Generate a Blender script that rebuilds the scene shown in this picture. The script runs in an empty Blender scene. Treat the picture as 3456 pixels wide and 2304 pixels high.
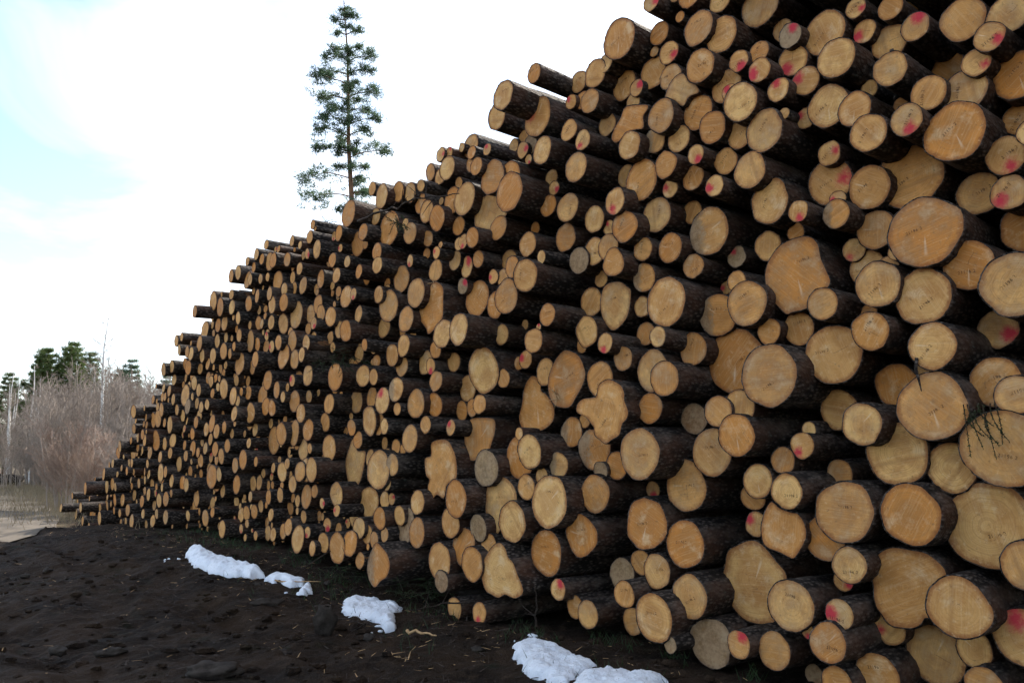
import bpy, math, random
import numpy as np
from mathutils import Vector, Matrix, noise

S = bpy.context.scene
COL = S.collection
R = math.radians

# ---------------------------------------------------------------- camera
cam = bpy.data.objects.new('camera', bpy.data.cameras.new('camera'))
COL.objects.link(cam)
cam.location = (0, 0, 1.6)
cam.rotation_euler = (R(90 + 7.68), 0, 0)
cam.data.sensor_width = 22.2
cam.data.lens = 18.0
cam.data.clip_end = 3000
S.camera = cam

# ---------------------------------------------------------------- sky, sun, exposure
SUN_AZ, SUN_EL = 32.0, 44.0           # bearing to the right of straight ahead, elevation
w = bpy.data.worlds.new('World'); S.world = w; w.use_nodes = True
nt = w.node_tree; nt.nodes.clear()
sky = nt.nodes.new('ShaderNodeTexSky'); sky.sky_type = 'NISHITA'; sky.sun_disc = False
sky.sun_elevation = R(SUN_EL); sky.sun_rotation = R(SUN_AZ)
sky.air_density = 1.0; sky.dust_density = 1.0; sky.ozone_density = 1.5
geo = nt.nodes.new('ShaderNodeTexCoord')
mp = nt.nodes.new('ShaderNodeMapping'); mp.inputs['Location'].default_value = (1.7, .5, .3); mp.inputs['Rotation'].default_value = (0.25, 0.6, 0.5); mp.inputs['Scale'].default_value = (1.0, 2.6, 3.2)
cl = nt.nodes.new('ShaderNodeTexNoise'); cl.inputs['Scale'].default_value = 1.6; cl.inputs['Detail'].default_value = 6; cl.inputs['Roughness'].default_value = .55; cl.inputs['Distortion'].default_value = .5
rp = nt.nodes.new('ShaderNodeValToRGB'); rp.color_ramp.elements[0].position = .38; rp.color_ramp.elements[1].position = .74
rp.color_ramp.elements[0].color = (.03, .03, .03, 1); rp.color_ramp.elements[1].color = (.92, .92, .92, 1)
mx = nt.nodes.new('ShaderNodeMix'); mx.data_type = 'RGBA'
CLOUD = (7.0, 7.3, 7.6, 1)           # sunlit high cloud against the sky's own brightness
mx.inputs[7].default_value = CLOUD
bg = nt.nodes.new('ShaderNodeBackground'); bg.inputs['Strength'].default_value = 0.15
wo = nt.nodes.new('ShaderNodeOutputWorld')
nt.links.new(geo.outputs['Generated'], mp.inputs['Vector']); nt.links.new(mp.outputs[0], cl.inputs['Vector'])
nt.links.new(cl.outputs[0], rp.inputs[0]); nt.links.new(rp.outputs[0], mx.inputs[0])
nt.links.new(sky.outputs[0], mx.inputs[6]); nt.links.new(mx.outputs[2], bg.inputs['Color']); nt.links.new(bg.outputs[0], wo.inputs[0])
sl = bpy.data.lights.new('sun', 'SUN'); sl.energy = 5.0; sl.angle = R(.53); sl.color = (1, .93, .82)
sun = bpy.data.objects.new('sun', sl); COL.objects.link(sun)
sd = Vector((math.sin(R(SUN_AZ)) * math.cos(R(SUN_EL)), math.cos(R(SUN_AZ)) * math.cos(R(SUN_EL)), math.sin(R(SUN_EL))))
sun.rotation_euler = sd.to_track_quat('Z', 'Y').to_euler(); sun.location = sd * 60
S.view_settings.view_transform = 'Standard'; S.view_settings.look = 'None'
S.view_settings.exposure = 1.02; S.view_settings.gamma = 1.0
S.render.engine = 'CYCLES'
S.cycles.max_bounces = 3; S.cycles.diffuse_bounces = 2; S.cycles.glossy_bounces = 2; S.cycles.transparent_max_bounces = 6
S.cycles.adaptive_threshold = .03

# ---------------------------------------------------------------- the pile's line on the ground
PA, LA, D0 = R(47.5), R(50.0), 5.8     # bearing of the pile face's normal, of the logs, distance to the face
PN = (math.sin(PA), math.cos(PA)); PB = (math.cos(PA), -math.sin(PA))
AX = Vector((math.sin(LA), math.cos(LA), 0)); RT = Vector((math.cos(LA), -math.sin(LA), 0))
BASE_S = [-30, -22, -19, -18, -14, -11, -9, -8, 8]; BASE_Z = [0, 0, .02, .15, .27, .22, .06, -.1, -.1]
def ground_level(x, y):
    s = x * PB[0] + y * PB[1]; q = D0 - (x * PN[0] + y * PN[1])
    k = min(1, max(0, (4 - q) / 3.2)); k = k * k * (3 - 2 * k)
    return float(np.interp(s, BASE_S, BASE_Z)) * k
def ground_z(x, y):
    z = ground_level(x, y)
    f = 1 / (1 + max(0, math.hypot(x + 4, y - 9) - 14) * .06)
    v = Vector((x, y, 0))
    z += .045 * noise.noise(v * .7) * 1.3
    z += (.040 * noise.noise(v * 2.3) + .045 * abs(noise.noise(v * 4.6)) + .028 * noise.noise(v * 8.3) + .012 * noise.noise(v * 15.)) * f
    q = D0 - (x * PN[0] + y * PN[1]) + .12 * noise.noise(v * .5)
    for c in (2.15, 3.85): z -= .075 * math.exp(-((q - c) / .22) ** 2) * (1 + .5 * noise.noise(v * 3.)) - .04 * math.exp(-((q - c - .42) / .16) ** 2)
    return z

# ---------------------------------------------------------------- materials
def mat(name, rough=.8, spec=.3):
    m = bpy.data.materials.new(name); m.use_nodes = True
    b = m.node_tree.nodes['Principled BSDF']; b.inputs['Roughness'].default_value = rough
    b.inputs['Specular IOR Level'].default_value = spec
    return m, m.node_tree, b
class G:
    """small helper that chains shader nodes"""
    def __init__(s, t): s.t = t
    def put(s, i, v):
        if v is None: return
        if hasattr(v, 'is_output') or isinstance(v, bpy.types.NodeSocket): s.t.links.new(v, i)
        else: i.default_value = v
    def n(s, typ, **kw):
        x = s.t.nodes.new(typ)
        for k, v in kw.items(): setattr(x, k, v)
        return x
    def math(s, op, a, b=None, c=None, clamp=False):
        x = s.n('ShaderNodeMath', operation=op, use_clamp=clamp)
        s.put(x.inputs[0], a); s.put(x.inputs[1], b); s.put(x.inputs[2], c); return x.outputs[0]
    def vmath(s, op, a, b=None, sc=None):
        x = s.n('ShaderNodeVectorMath', operation=op); s.put(x.inputs[0], a); s.put(x.inputs[1], b)
        if sc is not None: s.put(x.inputs[3], sc)
        return x.outputs['Value'] if op in ('LENGTH', 'DOT_PRODUCT', 'DISTANCE') else x.outputs[0]
    def noise(s, vec, scale, detail=3, rough=.55, dist=0):
        x = s.n('ShaderNodeTexNoise'); s.put(x.inputs['Vector'], vec); x.inputs['Scale'].default_value = scale
        x.inputs['Detail'].default_value = detail; x.inputs['Roughness'].default_value = rough; x.inputs['Distortion'].default_value = dist
        return x.outputs[0]
    def vor(s, vec, scale, feature='F1'):
        x = s.n('ShaderNodeTexVoronoi', feature=feature); s.put(x.inputs['Vector'], vec); x.inputs['Scale'].default_value = scale
        return x.outputs[0]
    def ss(s, v, a, b):
        x = s.n('ShaderNodeMapRange', interpolation_type='SMOOTHSTEP'); s.put(x.inputs[0], v)
        s.put(x.inputs[1], a); s.put(x.inputs[2], b); return x.outputs[0]
    def mix(s, f, a, b, blend='MIX'):
        x = s.n('ShaderNodeMix', data_type='RGBA', blend_type=blend); s.put(x.inputs[0], f)
        s.put(x.inputs[6], a if not isinstance(a, tuple) else a + (1,)); s.put(x.inputs[7], b if not isinstance(b, tuple) else b + (1,)); return x.outputs[2]
    def sep(s, v):
        x = s.n('ShaderNodeSeparateXYZ'); s.put(x.inputs[0], v); return x.outputs
    def comb(s, a, b, c):
        x = s.n('ShaderNodeCombineXYZ'); s.put(x.inputs[0], a); s.put(x.inputs[1], b); s.put(x.inputs[2], c); return x.outputs[0]
    def attr(s, name): return s.n('ShaderNodeAttribute', attribute_name=name).outputs['Vector']
    def obj(s): return s.n('ShaderNodeTexCoord').outputs['Object']
    def bump(s, h, strength, dist=.01, normal=None):
        x = s.n('ShaderNodeBump'); x.inputs['Strength'].default_value = strength; x.inputs['Distance'].default_value = dist
        s.put(x.inputs['Height'], h); s.put(x.inputs['Normal'], normal); return x.outputs[0]

def wood_material():
    m, t, b = mat('sawn_wood', .72, .25); g = G(t)
    fl, fn, mk, tn = g.attr('fl'), g.attr('fn'), g.attr('mk'), g.attr('tn')
    x, y, seed = g.sep(fl); rho, ang, rad = g.sep(fn); warm, grey, half = g.sep(tn)
    P = g.comb(x, y, g.math('MULTIPLY', seed, 37.0))
    def rnd(k): return g.math('FRACT', g.math('MULTIPLY', seed, k))
    base = g.mix(warm, (.73, .435, .155), (.57, .215, .036))
    base = g.mix(g.math('MULTIPLY', rnd(31.3), .42), base, (.33, .155, .048))
    base = g.mix(g.math('MULTIPLY', g.math('MULTIPLY', g.math('GREATER_THAN', rnd(43.7), .55), g.math('SUBTRACT', 1.0, g.ss(rho, .35, .72))), .40), base, (.40, .165, .045))
    nb = g.n('ShaderNodeTexNoise'); g.put(nb.inputs['Vector'], P); nb.inputs['Scale'].default_value = 6.0; nb.inputs['Detail'].default_value = 4; nb.inputs['Roughness'].default_value = .65
    b1, b2, b3 = g.sep(nb.outputs['Color'])
    base = g.mix(g.math('MULTIPLY', g.ss(b1, .42, .64), .62), base, (.40, .175, .045))
    base = g.mix(g.math('MULTIPLY', g.ss(b2, .52, .72), .55), base, (.72, .53, .31))
    # growth rings, slightly off centre and wobbling
    off = g.comb(g.math('MULTIPLY', g.math('SUBTRACT', rnd(7.3), .5), g.math('MULTIPLY', rad, .3)), g.math('MULTIPLY', g.math('SUBTRACT', rnd(11.9), .5), g.math('MULTIPLY', rad, .3)), 0.0)
    rr = g.math('ADD', g.math('ADD', g.math('MULTIPLY', g.vmath('LENGTH', g.vmath('SUBTRACT', g.comb(x, y, 0.0), off)), .25), g.math('MULTIPLY', g.math('MULTIPLY', rho, rad), .75)), g.math('MULTIPLY', b3, .025))
    ring = g.noise(g.comb(rr, g.math('MULTIPLY', seed, 5.0), 0.0), 140.0, 1, .6)
    base = g.mix(g.math('MULTIPLY', g.ss(ring, .46, .68), .36), base, (.36, .16, .048))
    # saw marks
    ca, sa = g.math('COSINE', ang), g.math('SINE', ang)
    u = g.math('ADD', g.math('MULTIPLY', x, ca), g.math('MULTIPLY', y, sa))
    v = g.math('SUBTRACT', g.math('MULTIPLY', y, ca), g.math('MULTIPLY', x, sa))
    saw = g.noise(g.comb(g.math('MULTIPLY', u, 5.0), g.math('MULTIPLY', v, 80.0), seed), 1.0, 2, .7)
    base = g.mix(g.math('MULTIPLY', g.ss(saw, .45, .78), .22), base, (.76, .54, .29))
    # a brown stripe across some faces, a pale wedge in others
    st = g.math('ABSOLUTE', g.math('SUBTRACT', v, g.math('MULTIPLY', g.math('SUBTRACT', rnd(23.7), .5), rad)))
    stm = g.math('MULTIPLY', g.math('SUBTRACT', 1.0, g.ss(st, .001, .026)), g.math('GREATER_THAN', rnd(5.7), .74))
    base = g.mix(g.math('MULTIPLY', stm, .42), base, (.32, .145, .045))
    th = g.math('ARCTAN2', y, x)
    wed = g.math('ABSOLUTE', g.math('SUBTRACT', th, g.math('MULTIPLY', g.math('SUBTRACT', rnd(3.1), .5), 6.0)))
    wedm = g.math('MULTIPLY', g.math('MULTIPLY', g.math('SUBTRACT', 1.0, g.ss(wed, .0, .12)), g.math('GREATER_THAN', rnd(9.7), .72)), g.math('MULTIPLY', g.ss(rho, .05, .25), g.math('SUBTRACT', 1.0, g.ss(g.math('ADD', rho, g.math('MULTIPLY', b1, .4)), .7, 1.0))))
    base = g.mix(g.math('MULTIPLY', wedm, .38), base, (.80, .66, .46))
    ck = g.math('MULTIPLY', g.math('SUBTRACT', 1.0, g.ss(g.math('ABSOLUTE', g.math('ADD', u, g.math('MULTIPLY', g.math('SUBTRACT', b2, .5), .06))), .0008, .0035)), g.math('MULTIPLY', g.math('GREATER_THAN', rnd(17.3), .84), g.math('MULTIPLY', g.math('GREATER_THAN', v, 0.0), g.math('LESS_THAN', rho, .55))))
    base = g.mix(g.math('MULTIPLY', ck, .6), base, (.14, .07, .03))
    # resin-brown rim under the bark, knots and specks of dirt
    nf = g.n('ShaderNodeTexNoise'); g.put(nf.inputs['Vector'], P); nf.inputs['Scale'].default_value = 28.0; nf.inputs['Detail'].default_value = 3; nf.inputs['Roughness'].default_value = .7
    f1, f2, f3 = g.sep(nf.outputs['Color'])
    rim = g.ss(g.math('ADD', rho, g.math('MULTIPLY', g.math('SUBTRACT', f1, .5), .30)), .80, 1.0)
    base = g.mix(g.math('MULTIPLY', rim, .80), base, (.22, .072, .020))
    base = g.mix(g.math('MULTIPLY', g.ss(f2, .62, .73), .55), base, (.16, .09, .045))
    base = g.mix(g.math('MULTIPLY', g.ss(b3, .64, .76), .55), base, (.22, .12, .06))
    base = g.mix(g.math('MULTIPLY', g.ss(f3, .58, .74), .28), base, (.78, .58, .33))
    base = g.mix(g.math('MULTIPLY', g.math('MULTIPLY', g.ss(g.math('ADD', b2, g.math('MULTIPLY', f2, .25)), .50, .72), g.math('GREATER_THAN', rnd(61.9), .62)), .38), base, (.27, .155, .075))
    # weathering to grey
    gn = g.math('ADD', g.math('MULTIPLY', b1, .5), g.math('MULTIPLY', f1, .5))
    side = g.math('ADD', g.math('DIVIDE', x, rad), g.math('MULTIPLY', g.math('SUBTRACT', gn, .5), 1.6))
    gm = g.math('MAXIMUM', g.math('MULTIPLY', grey, g.ss(gn, .10, .45)), g.math('MULTIPLY', half, g.ss(side, .12, .50)))
    base = g.mix(g.math('MULTIPLY', gm, .74), base, g.mix(g.ss(gn, .36, .62), (.095, .070, .045), (.32, .235, .145)))
    # sprayed red mark
    mx_, my_, mr_ = g.sep(mk)
    dd = g.vmath('LENGTH', g.vmath('SUBTRACT', g.comb(x, y, 0.0), g.comb(mx_, my_, 0.0)))
    e = g.math('ADD', g.math('SUBTRACT', mr_, dd), g.math('MULTIPLY', g.math('SUBTRACT', g.math('ADD', g.math('MULTIPLY', f2, .7), g.math('MULTIPLY', b2, .7)), .7), g.math('MULTIPLY', rad, .9)))
    rm = g.math('MULTIPLY', g.ss(e, g.math('MULTIPLY', rad, -.22), g.math('MULTIPLY', rad, .30)), g.math('GREATER_THAN', mr_, .001))
    base = g.mix(g.math('MULTIPLY', rm, .93), base, (.50, .018, .045))
    t.links.new(base, b.inputs['Base Color'])
    h = g.math('ADD', g.math('MULTIPLY', saw, .7), g.math('MULTIPLY', f1, .7))
    t.links.new(g.bump(h, .6, .005), b.inputs['Normal'])
    return m

def bark_material(name='spruce_bark', c0=(.012, .0088, .007), c1=(.100, .080, .066), lich=(.12, .14, .115), red=(.085, .036, .018), sc=1.0):
    m, t, b = mat(name, .85, .25); g = G(t)
    o = g.obj(); q = g.vmath('MULTIPLY', o, (.45 * sc, 1.0 * sc, 1.0 * sc))
    wq = g.vmath('ADD', q, g.vmath('SCALE', g.n('ShaderNodeTexNoise').outputs['Color'], None, .02))
    v = g.vor(wq, 38.0); v2 = g.vor(wq, 90.0); n1 = g.noise(q, 7.0, 5, .65); n2 = g.noise(q, 2.1, 4, .6)
    c = g.mix(g.ss(v, .12, .55), c1, c0)
    c = g.mix(g.math('MULTIPLY', g.ss(n1, .45, .7), .6), c, (c1[0] * 1.5, c1[1] * 1.45, c1[2] * 1.4))
    c = g.mix(g.math('MULTIPLY', g.ss(n2, .52, .70), .65), c, red)
    c = g.mix(g.math('MULTIPLY', g.ss(g.noise(g.vmath('ADD', q, (5., 2., 1.)), 9.0, 5, .75), .62, .72), .55), c, lich)
    if sc == 1.0: c = g.mix(g.math('MULTIPLY', g.ss(g.noise(g.vmath('ADD', q, (1., 8., 3.)), 3.4, 4, .7), .66, .71), .7), c, (.24, .115, .05))
    t.links.new(c, b.inputs['Base Color'])
    h = g.math('ADD', g.math('MULTIPLY', v, -.9), g.math('ADD', g.math('MULTIPLY', v2, -.35), g.math('MULTIPLY', n1, .8)))
    t.links.new(g.bump(h, .9, .012), b.inputs['Normal'])
    return m

def simple(name, a, bcol, scale, rough=.85, bump=.4, bd=.01, detail=5, spec=.2):
    m, t, b = mat(name, rough, spec); g = G(t); o = g.obj()
    n = g.noise(o, scale, detail, .62); n2 = g.noise(g.vmath('ADD', o, (7., 3., 1.)), scale * .27, 3)
    c = g.mix(g.ss(n, .3, .7), a, bcol); c = g.mix(g.math('MULTIPLY', g.ss(n2, .4, .7), .4), c, tuple(k * .6 for k in a))
    t.links.new(c, b.inputs['Base Color'])
    if bump: t.links.new(g.bump(n, bump, bd), b.inputs['Normal'])
    return m

def leaf_material(name, a, bcol, scale=1.2, trans=.25):
    m, t, b = mat(name, .6, .25); g = G(t); o = g.obj()
    c = g.mix(g.ss(g.noise(o, scale, 3), .35, .65), a, bcol)
    c = g.mix(g.math('MULTIPLY', g.n('ShaderNodeObjectInfo').outputs['Random'], .25), c, bcol)
    t.links.new(c, b.inputs['Base Color'])
    tr = g.n('ShaderNodeBsdfTranslucent'); t.links.new(c, tr.inputs[0])
    ms = g.n('ShaderNodeMixShader'); ms.inputs[0].default_value = trans
    t.links.new(b.outputs[0], ms.inputs[1]); t.links.new(tr.outputs[0], ms.inputs[2])
    t.links.new(ms.outputs[0], t.nodes['Material Output'].inputs[0])
    return m

def ground_material():
    m, t, b = mat('yard_soil', .9, .15); g = G(t); o = g.obj()
    n1 = g.noise(o, 1.3, 6, .65); n2 = g.noise(o, 9.0, 5, .7); n3 = g.noise(o, 45.0, 3, .7)
    c = g.mix(g.ss(n1, .35, .65), (.0088, .0050, .0026), (.027, .0155, .0082))
    c = g.mix(g.math('MULTIPLY', g.ss(n2, .5, .72), .7), c, (.050, .032, .019))
    c = g.mix(g.math('MULTIPLY', g.ss(n3, .60, .72), .6), c, (.080, .055, .034))
    c = g.mix(g.math('MULTIPLY', g.ss(g.noise(g.vmath('ADD', o, (9., 4., 0.)), 2.2, 4, .6), .6, .72), .5), c, (.009, .013, .005))
    x, y, z = g.sep(o)
    n0 = g.math('MULTIPLY', g.math('SUBTRACT', n1, .5), 2.2)
    side = g.ss(g.math('ADD', g.math('MULTIPLY', g.math('ADD', x, g.math('MULTIPLY', g.math('SUBTRACT', y, 14.5), .3)), -1.0), n0), 8.3, 9.3)
    far = g.math('MAXIMUM', side, g.ss(g.math('ADD', y, n0), 26.0, 30.0))
    straw = g.mix(g.ss(n2, .35, .65), (.07, .053, .033), (.145, .113, .073))
    straw = g.mix(g.math('MULTIPLY', g.ss(n1, .5, .7), .6), straw, (.065, .06, .024))
    c = g.mix(far, c, straw)
    t.links.new(c, b.inputs['Base Color'])
    h = g.math('ADD', g.math('MULTIPLY', n2, .8), g.math('MULTIPLY', n3, .5))
    t.links.new(g.bump(h, 1.0, .06), b.inputs['Normal'])
    return m

def snow_material():
    m, t, b = mat('old_snow', .55, .3); g = G(t); o = g.obj()
    n = g.noise(o, 60.0, 4, .7); n2 = g.noise(o, 8.0, 4, .6)
    c = g.mix(g.ss(n2, .35, .7), (.78, .82, .88), (.68, .73, .80))
    c = g.mix(g.math('MULTIPLY', g.ss(n, .60, .70), .65), c, (.16, .13, .10))
    t.links.new(c, b.inputs['Base Color'])
    b.inputs['Subsurface Weight'].default_value = .25; b.inputs['Subsurface Radius'].default_value = (.03, .035, .04); b.inputs['Subsurface Scale'].default_value = .5
    t.links.new(g.bump(g.math('ADD', n, g.math('MULTIPLY', n2, 1.5)), .8, .02), b.inputs['Normal'])
    return m

def ink_material():
    m, t, b = mat('stamp_ink', .8, .2); g = G(t)
    b.inputs['Base Color'].default_value = (.035, .022, .02, 1)
    tr = g.n('ShaderNodeBsdfTransparent'); ms = g.n('ShaderNodeMixShader')
    nn = g.noise(g.vmath('ADD', g.obj(), g.comb(g.math('MULTIPLY', g.n('ShaderNodeObjectInfo').outputs['Random'], 40.0), 0.0, 0.0)), 22.0, 3, .6)
    t.links.new(g.ss(nn, .42, .66), ms.inputs[0]); t.links.new(b.outputs[0], ms.inputs[1]); t.links.new(tr.outputs[0], ms.inputs[2])
    t.links.new(ms.outputs[0], t.nodes['Material Output'].inputs[0])
    return m

M_WOOD, M_BARK, M_GROUND, M_SNOW, M_INK = wood_material(), bark_material(), ground_material(), snow_material(), ink_material()
M_TWIG = bark_material('twig_bark', (.018, .012, .009), (.06, .045, .034), (.14, .15, .12), (.06, .03, .018), 2.0)
M_CHIP = simple('splintered_wood', (.50, .33, .17), (.30, .18, .085), 18, .8, .3)
M_STONE = simple('field_stone', (.018, .014, .011), (.042, .034, .027), 14, .85, .7, .02)
M_ROAD = simple('track_gravel', (.055, .046, .037), (.15, .125, .098), 1.6, .95, .5, .03)
M_PINE = leaf_material('pine_needles', (.050, .090, .050), (.10, .15, .085), 1.2, .45)
M_PINE2 = leaf_material('dark_pine_needles', (.050, .085, .025), (.10, .13, .04), .8, .4)
M_SPRUCE = leaf_material('spruce_needles', (.014, .034, .012), (.035, .060, .020), 6)
M_PTRUNK = simple('pine_trunk_bark', (.20, .105, .055), (.11, .065, .045), 5, .9, .6, .02)
M_BIRCH = simple('birch_bark', (.76, .74, .70), (.42, .39, .36), 3.5, .8, .3, .01)
M_GREYTWIG = simple('bare_grey_twigs', (.25, .205, .17), (.36, .30, .25), 2.0, .9, 0)
M_REDTWIG = simple('bare_reddish_twigs', (.27, .185, .14), (.36, .265, .20), 2.0, .9, 0)
M_STRAW = simple('dry_grass', (.20, .15, .09), (.31, .245, .155), 3.0, .9, 0)

# ---------------------------------------------------------------- object helpers
def mesh(name, v, f, mats, smooth=True, fm=None):
    me = bpy.data.meshes.new(name); me.from_pydata([tuple(p) for p in v], [], f)
    for m in (mats if isinstance(mats, (list, tuple)) else [mats]): me.materials.append(m)
    if fm is not None: me.polygons.foreach_set('material_index', fm)
    if smooth: me.polygons.foreach_set('use_smooth', [True] * len(me.polygons))
    me.update(); return me
def link(name, data, parent=None, loc=None):
    o = bpy.data.objects.new(name, data); COL.objects.link(o); o.parent = parent
    if loc is not None: o.location = loc
    return o
def tag(o, label=None, cat=None, group=None, kind=None):
    for k, v in (('label', label), ('category', cat), ('group', group), ('kind', kind)):
        if v: o[k] = v
    return o
def copy_tree(o, loc, rz, sc, parent=None):
    c = o.copy(); COL.objects.link(c); c.parent = parent
    if parent is None: c.location = loc; c.rotation_euler = (c.rotation_euler[0], c.rotation_euler[1], rz); c.scale = (sc, sc, sc)
    for ch in o.children: copy_tree(ch, None, 0, 1, c)
    return c
def tube(V, F, pts, rad, n=5, cap=False):
    b = len(V); m = len(pts)
    for i, p in enumerate(pts):
        p = Vector(p); d = (Vector(pts[min(i + 1, m - 1)]) - Vector(pts[max(i - 1, 0)])).normalized()
        a = d.cross(Vector((0, 0, 1)) if abs(d.z) < .9 else Vector((1, 0, 0))).normalized(); c = d.cross(a)
        for k in range(n):
            t = 2 * math.pi * k / n; V.append(p + (a * math.cos(t) + c * math.sin(t)) * rad[i])
    for i in range(m - 1):
        for k in range(n):
            F.append((b + i * n + k, b + i * n + (k + 1) % n, b + (i + 1) * n + (k + 1) % n, b + (i + 1) * n + k))
    if cap: F.append(tuple(b + (m - 1) * n + k for k in range(n))); F.append(tuple(b + k for k in reversed(range(n))))

# ---------------------------------------------------------------- the ground
def axis(lo, hi, step, far, grow=1.25):
    a = list(np.arange(lo, hi + 1e-6, step)); s = step
    while a[-1] < far: s *= grow; a.append(a[-1] + s)
    s = step
    while a[0] > -far: s *= grow; a.insert(0, a[0] - s)
    return a
def build_ground():
    xs, ys = axis(-9.5, 3.0, .062, 900), axis(3.5, 16.5, .062, 900)
    V = [(x, y, ground_z(x, y)) for y in ys for x in xs]; nx = len(xs)
    F = [(j * nx + i, j * nx + i + 1, (j + 1) * nx + i + 1, (j + 1) * nx + i) for j in range(len(ys) - 1) for i in range(nx - 1)]
    tag(link('ground', mesh('ground', V, F, M_GROUND)), kind='structure')
    pts = [(-9.9, 14.6), (-10.9, 17.2), (-13.3, 21.6), (-17.6, 28.6), (-23.3, 37.5), (-32., 49.), (-50., 66.)]
    # dirt track: two worn wheel ruts sunk between grassy edges
    V, F = [], []; N = 90; prof = [(-1.5, .012), (-1.05, .03), (-.75, .016), (-.4, .03), (0, .055), (.4, .03), (.75, .016), (1.05, .03), (1.5, .012)]
    for i in range(N + 1):
        t = i / N * (len(pts) - 1); k = min(int(t), len(pts) - 2); f = t - k
        p = Vector(pts[k]).lerp(Vector(pts[k + 1]), f); d = (Vector(pts[k + 1]) - Vector(pts[k])).normalized(); nrm = Vector((d.y, -d.x))
        for (o_, h) in prof:
            q = p + nrm * (o_ + .12 * noise.noise(Vector((p.x, p.y, o_))))
            V.append((q.x, q.y, ground_z(q.x, q.y) + h + .02))
    m = len(prof)
    for i in range(N):
        for k in range(m - 1): F.append((i * m + k, i * m + k + 1, (i + 1) * m + k + 1, (i + 1) * m + k))
    tag(link('dirt_track', mesh('dirt_track', V, F, M_ROAD)), kind='structure')
build_ground()

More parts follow.
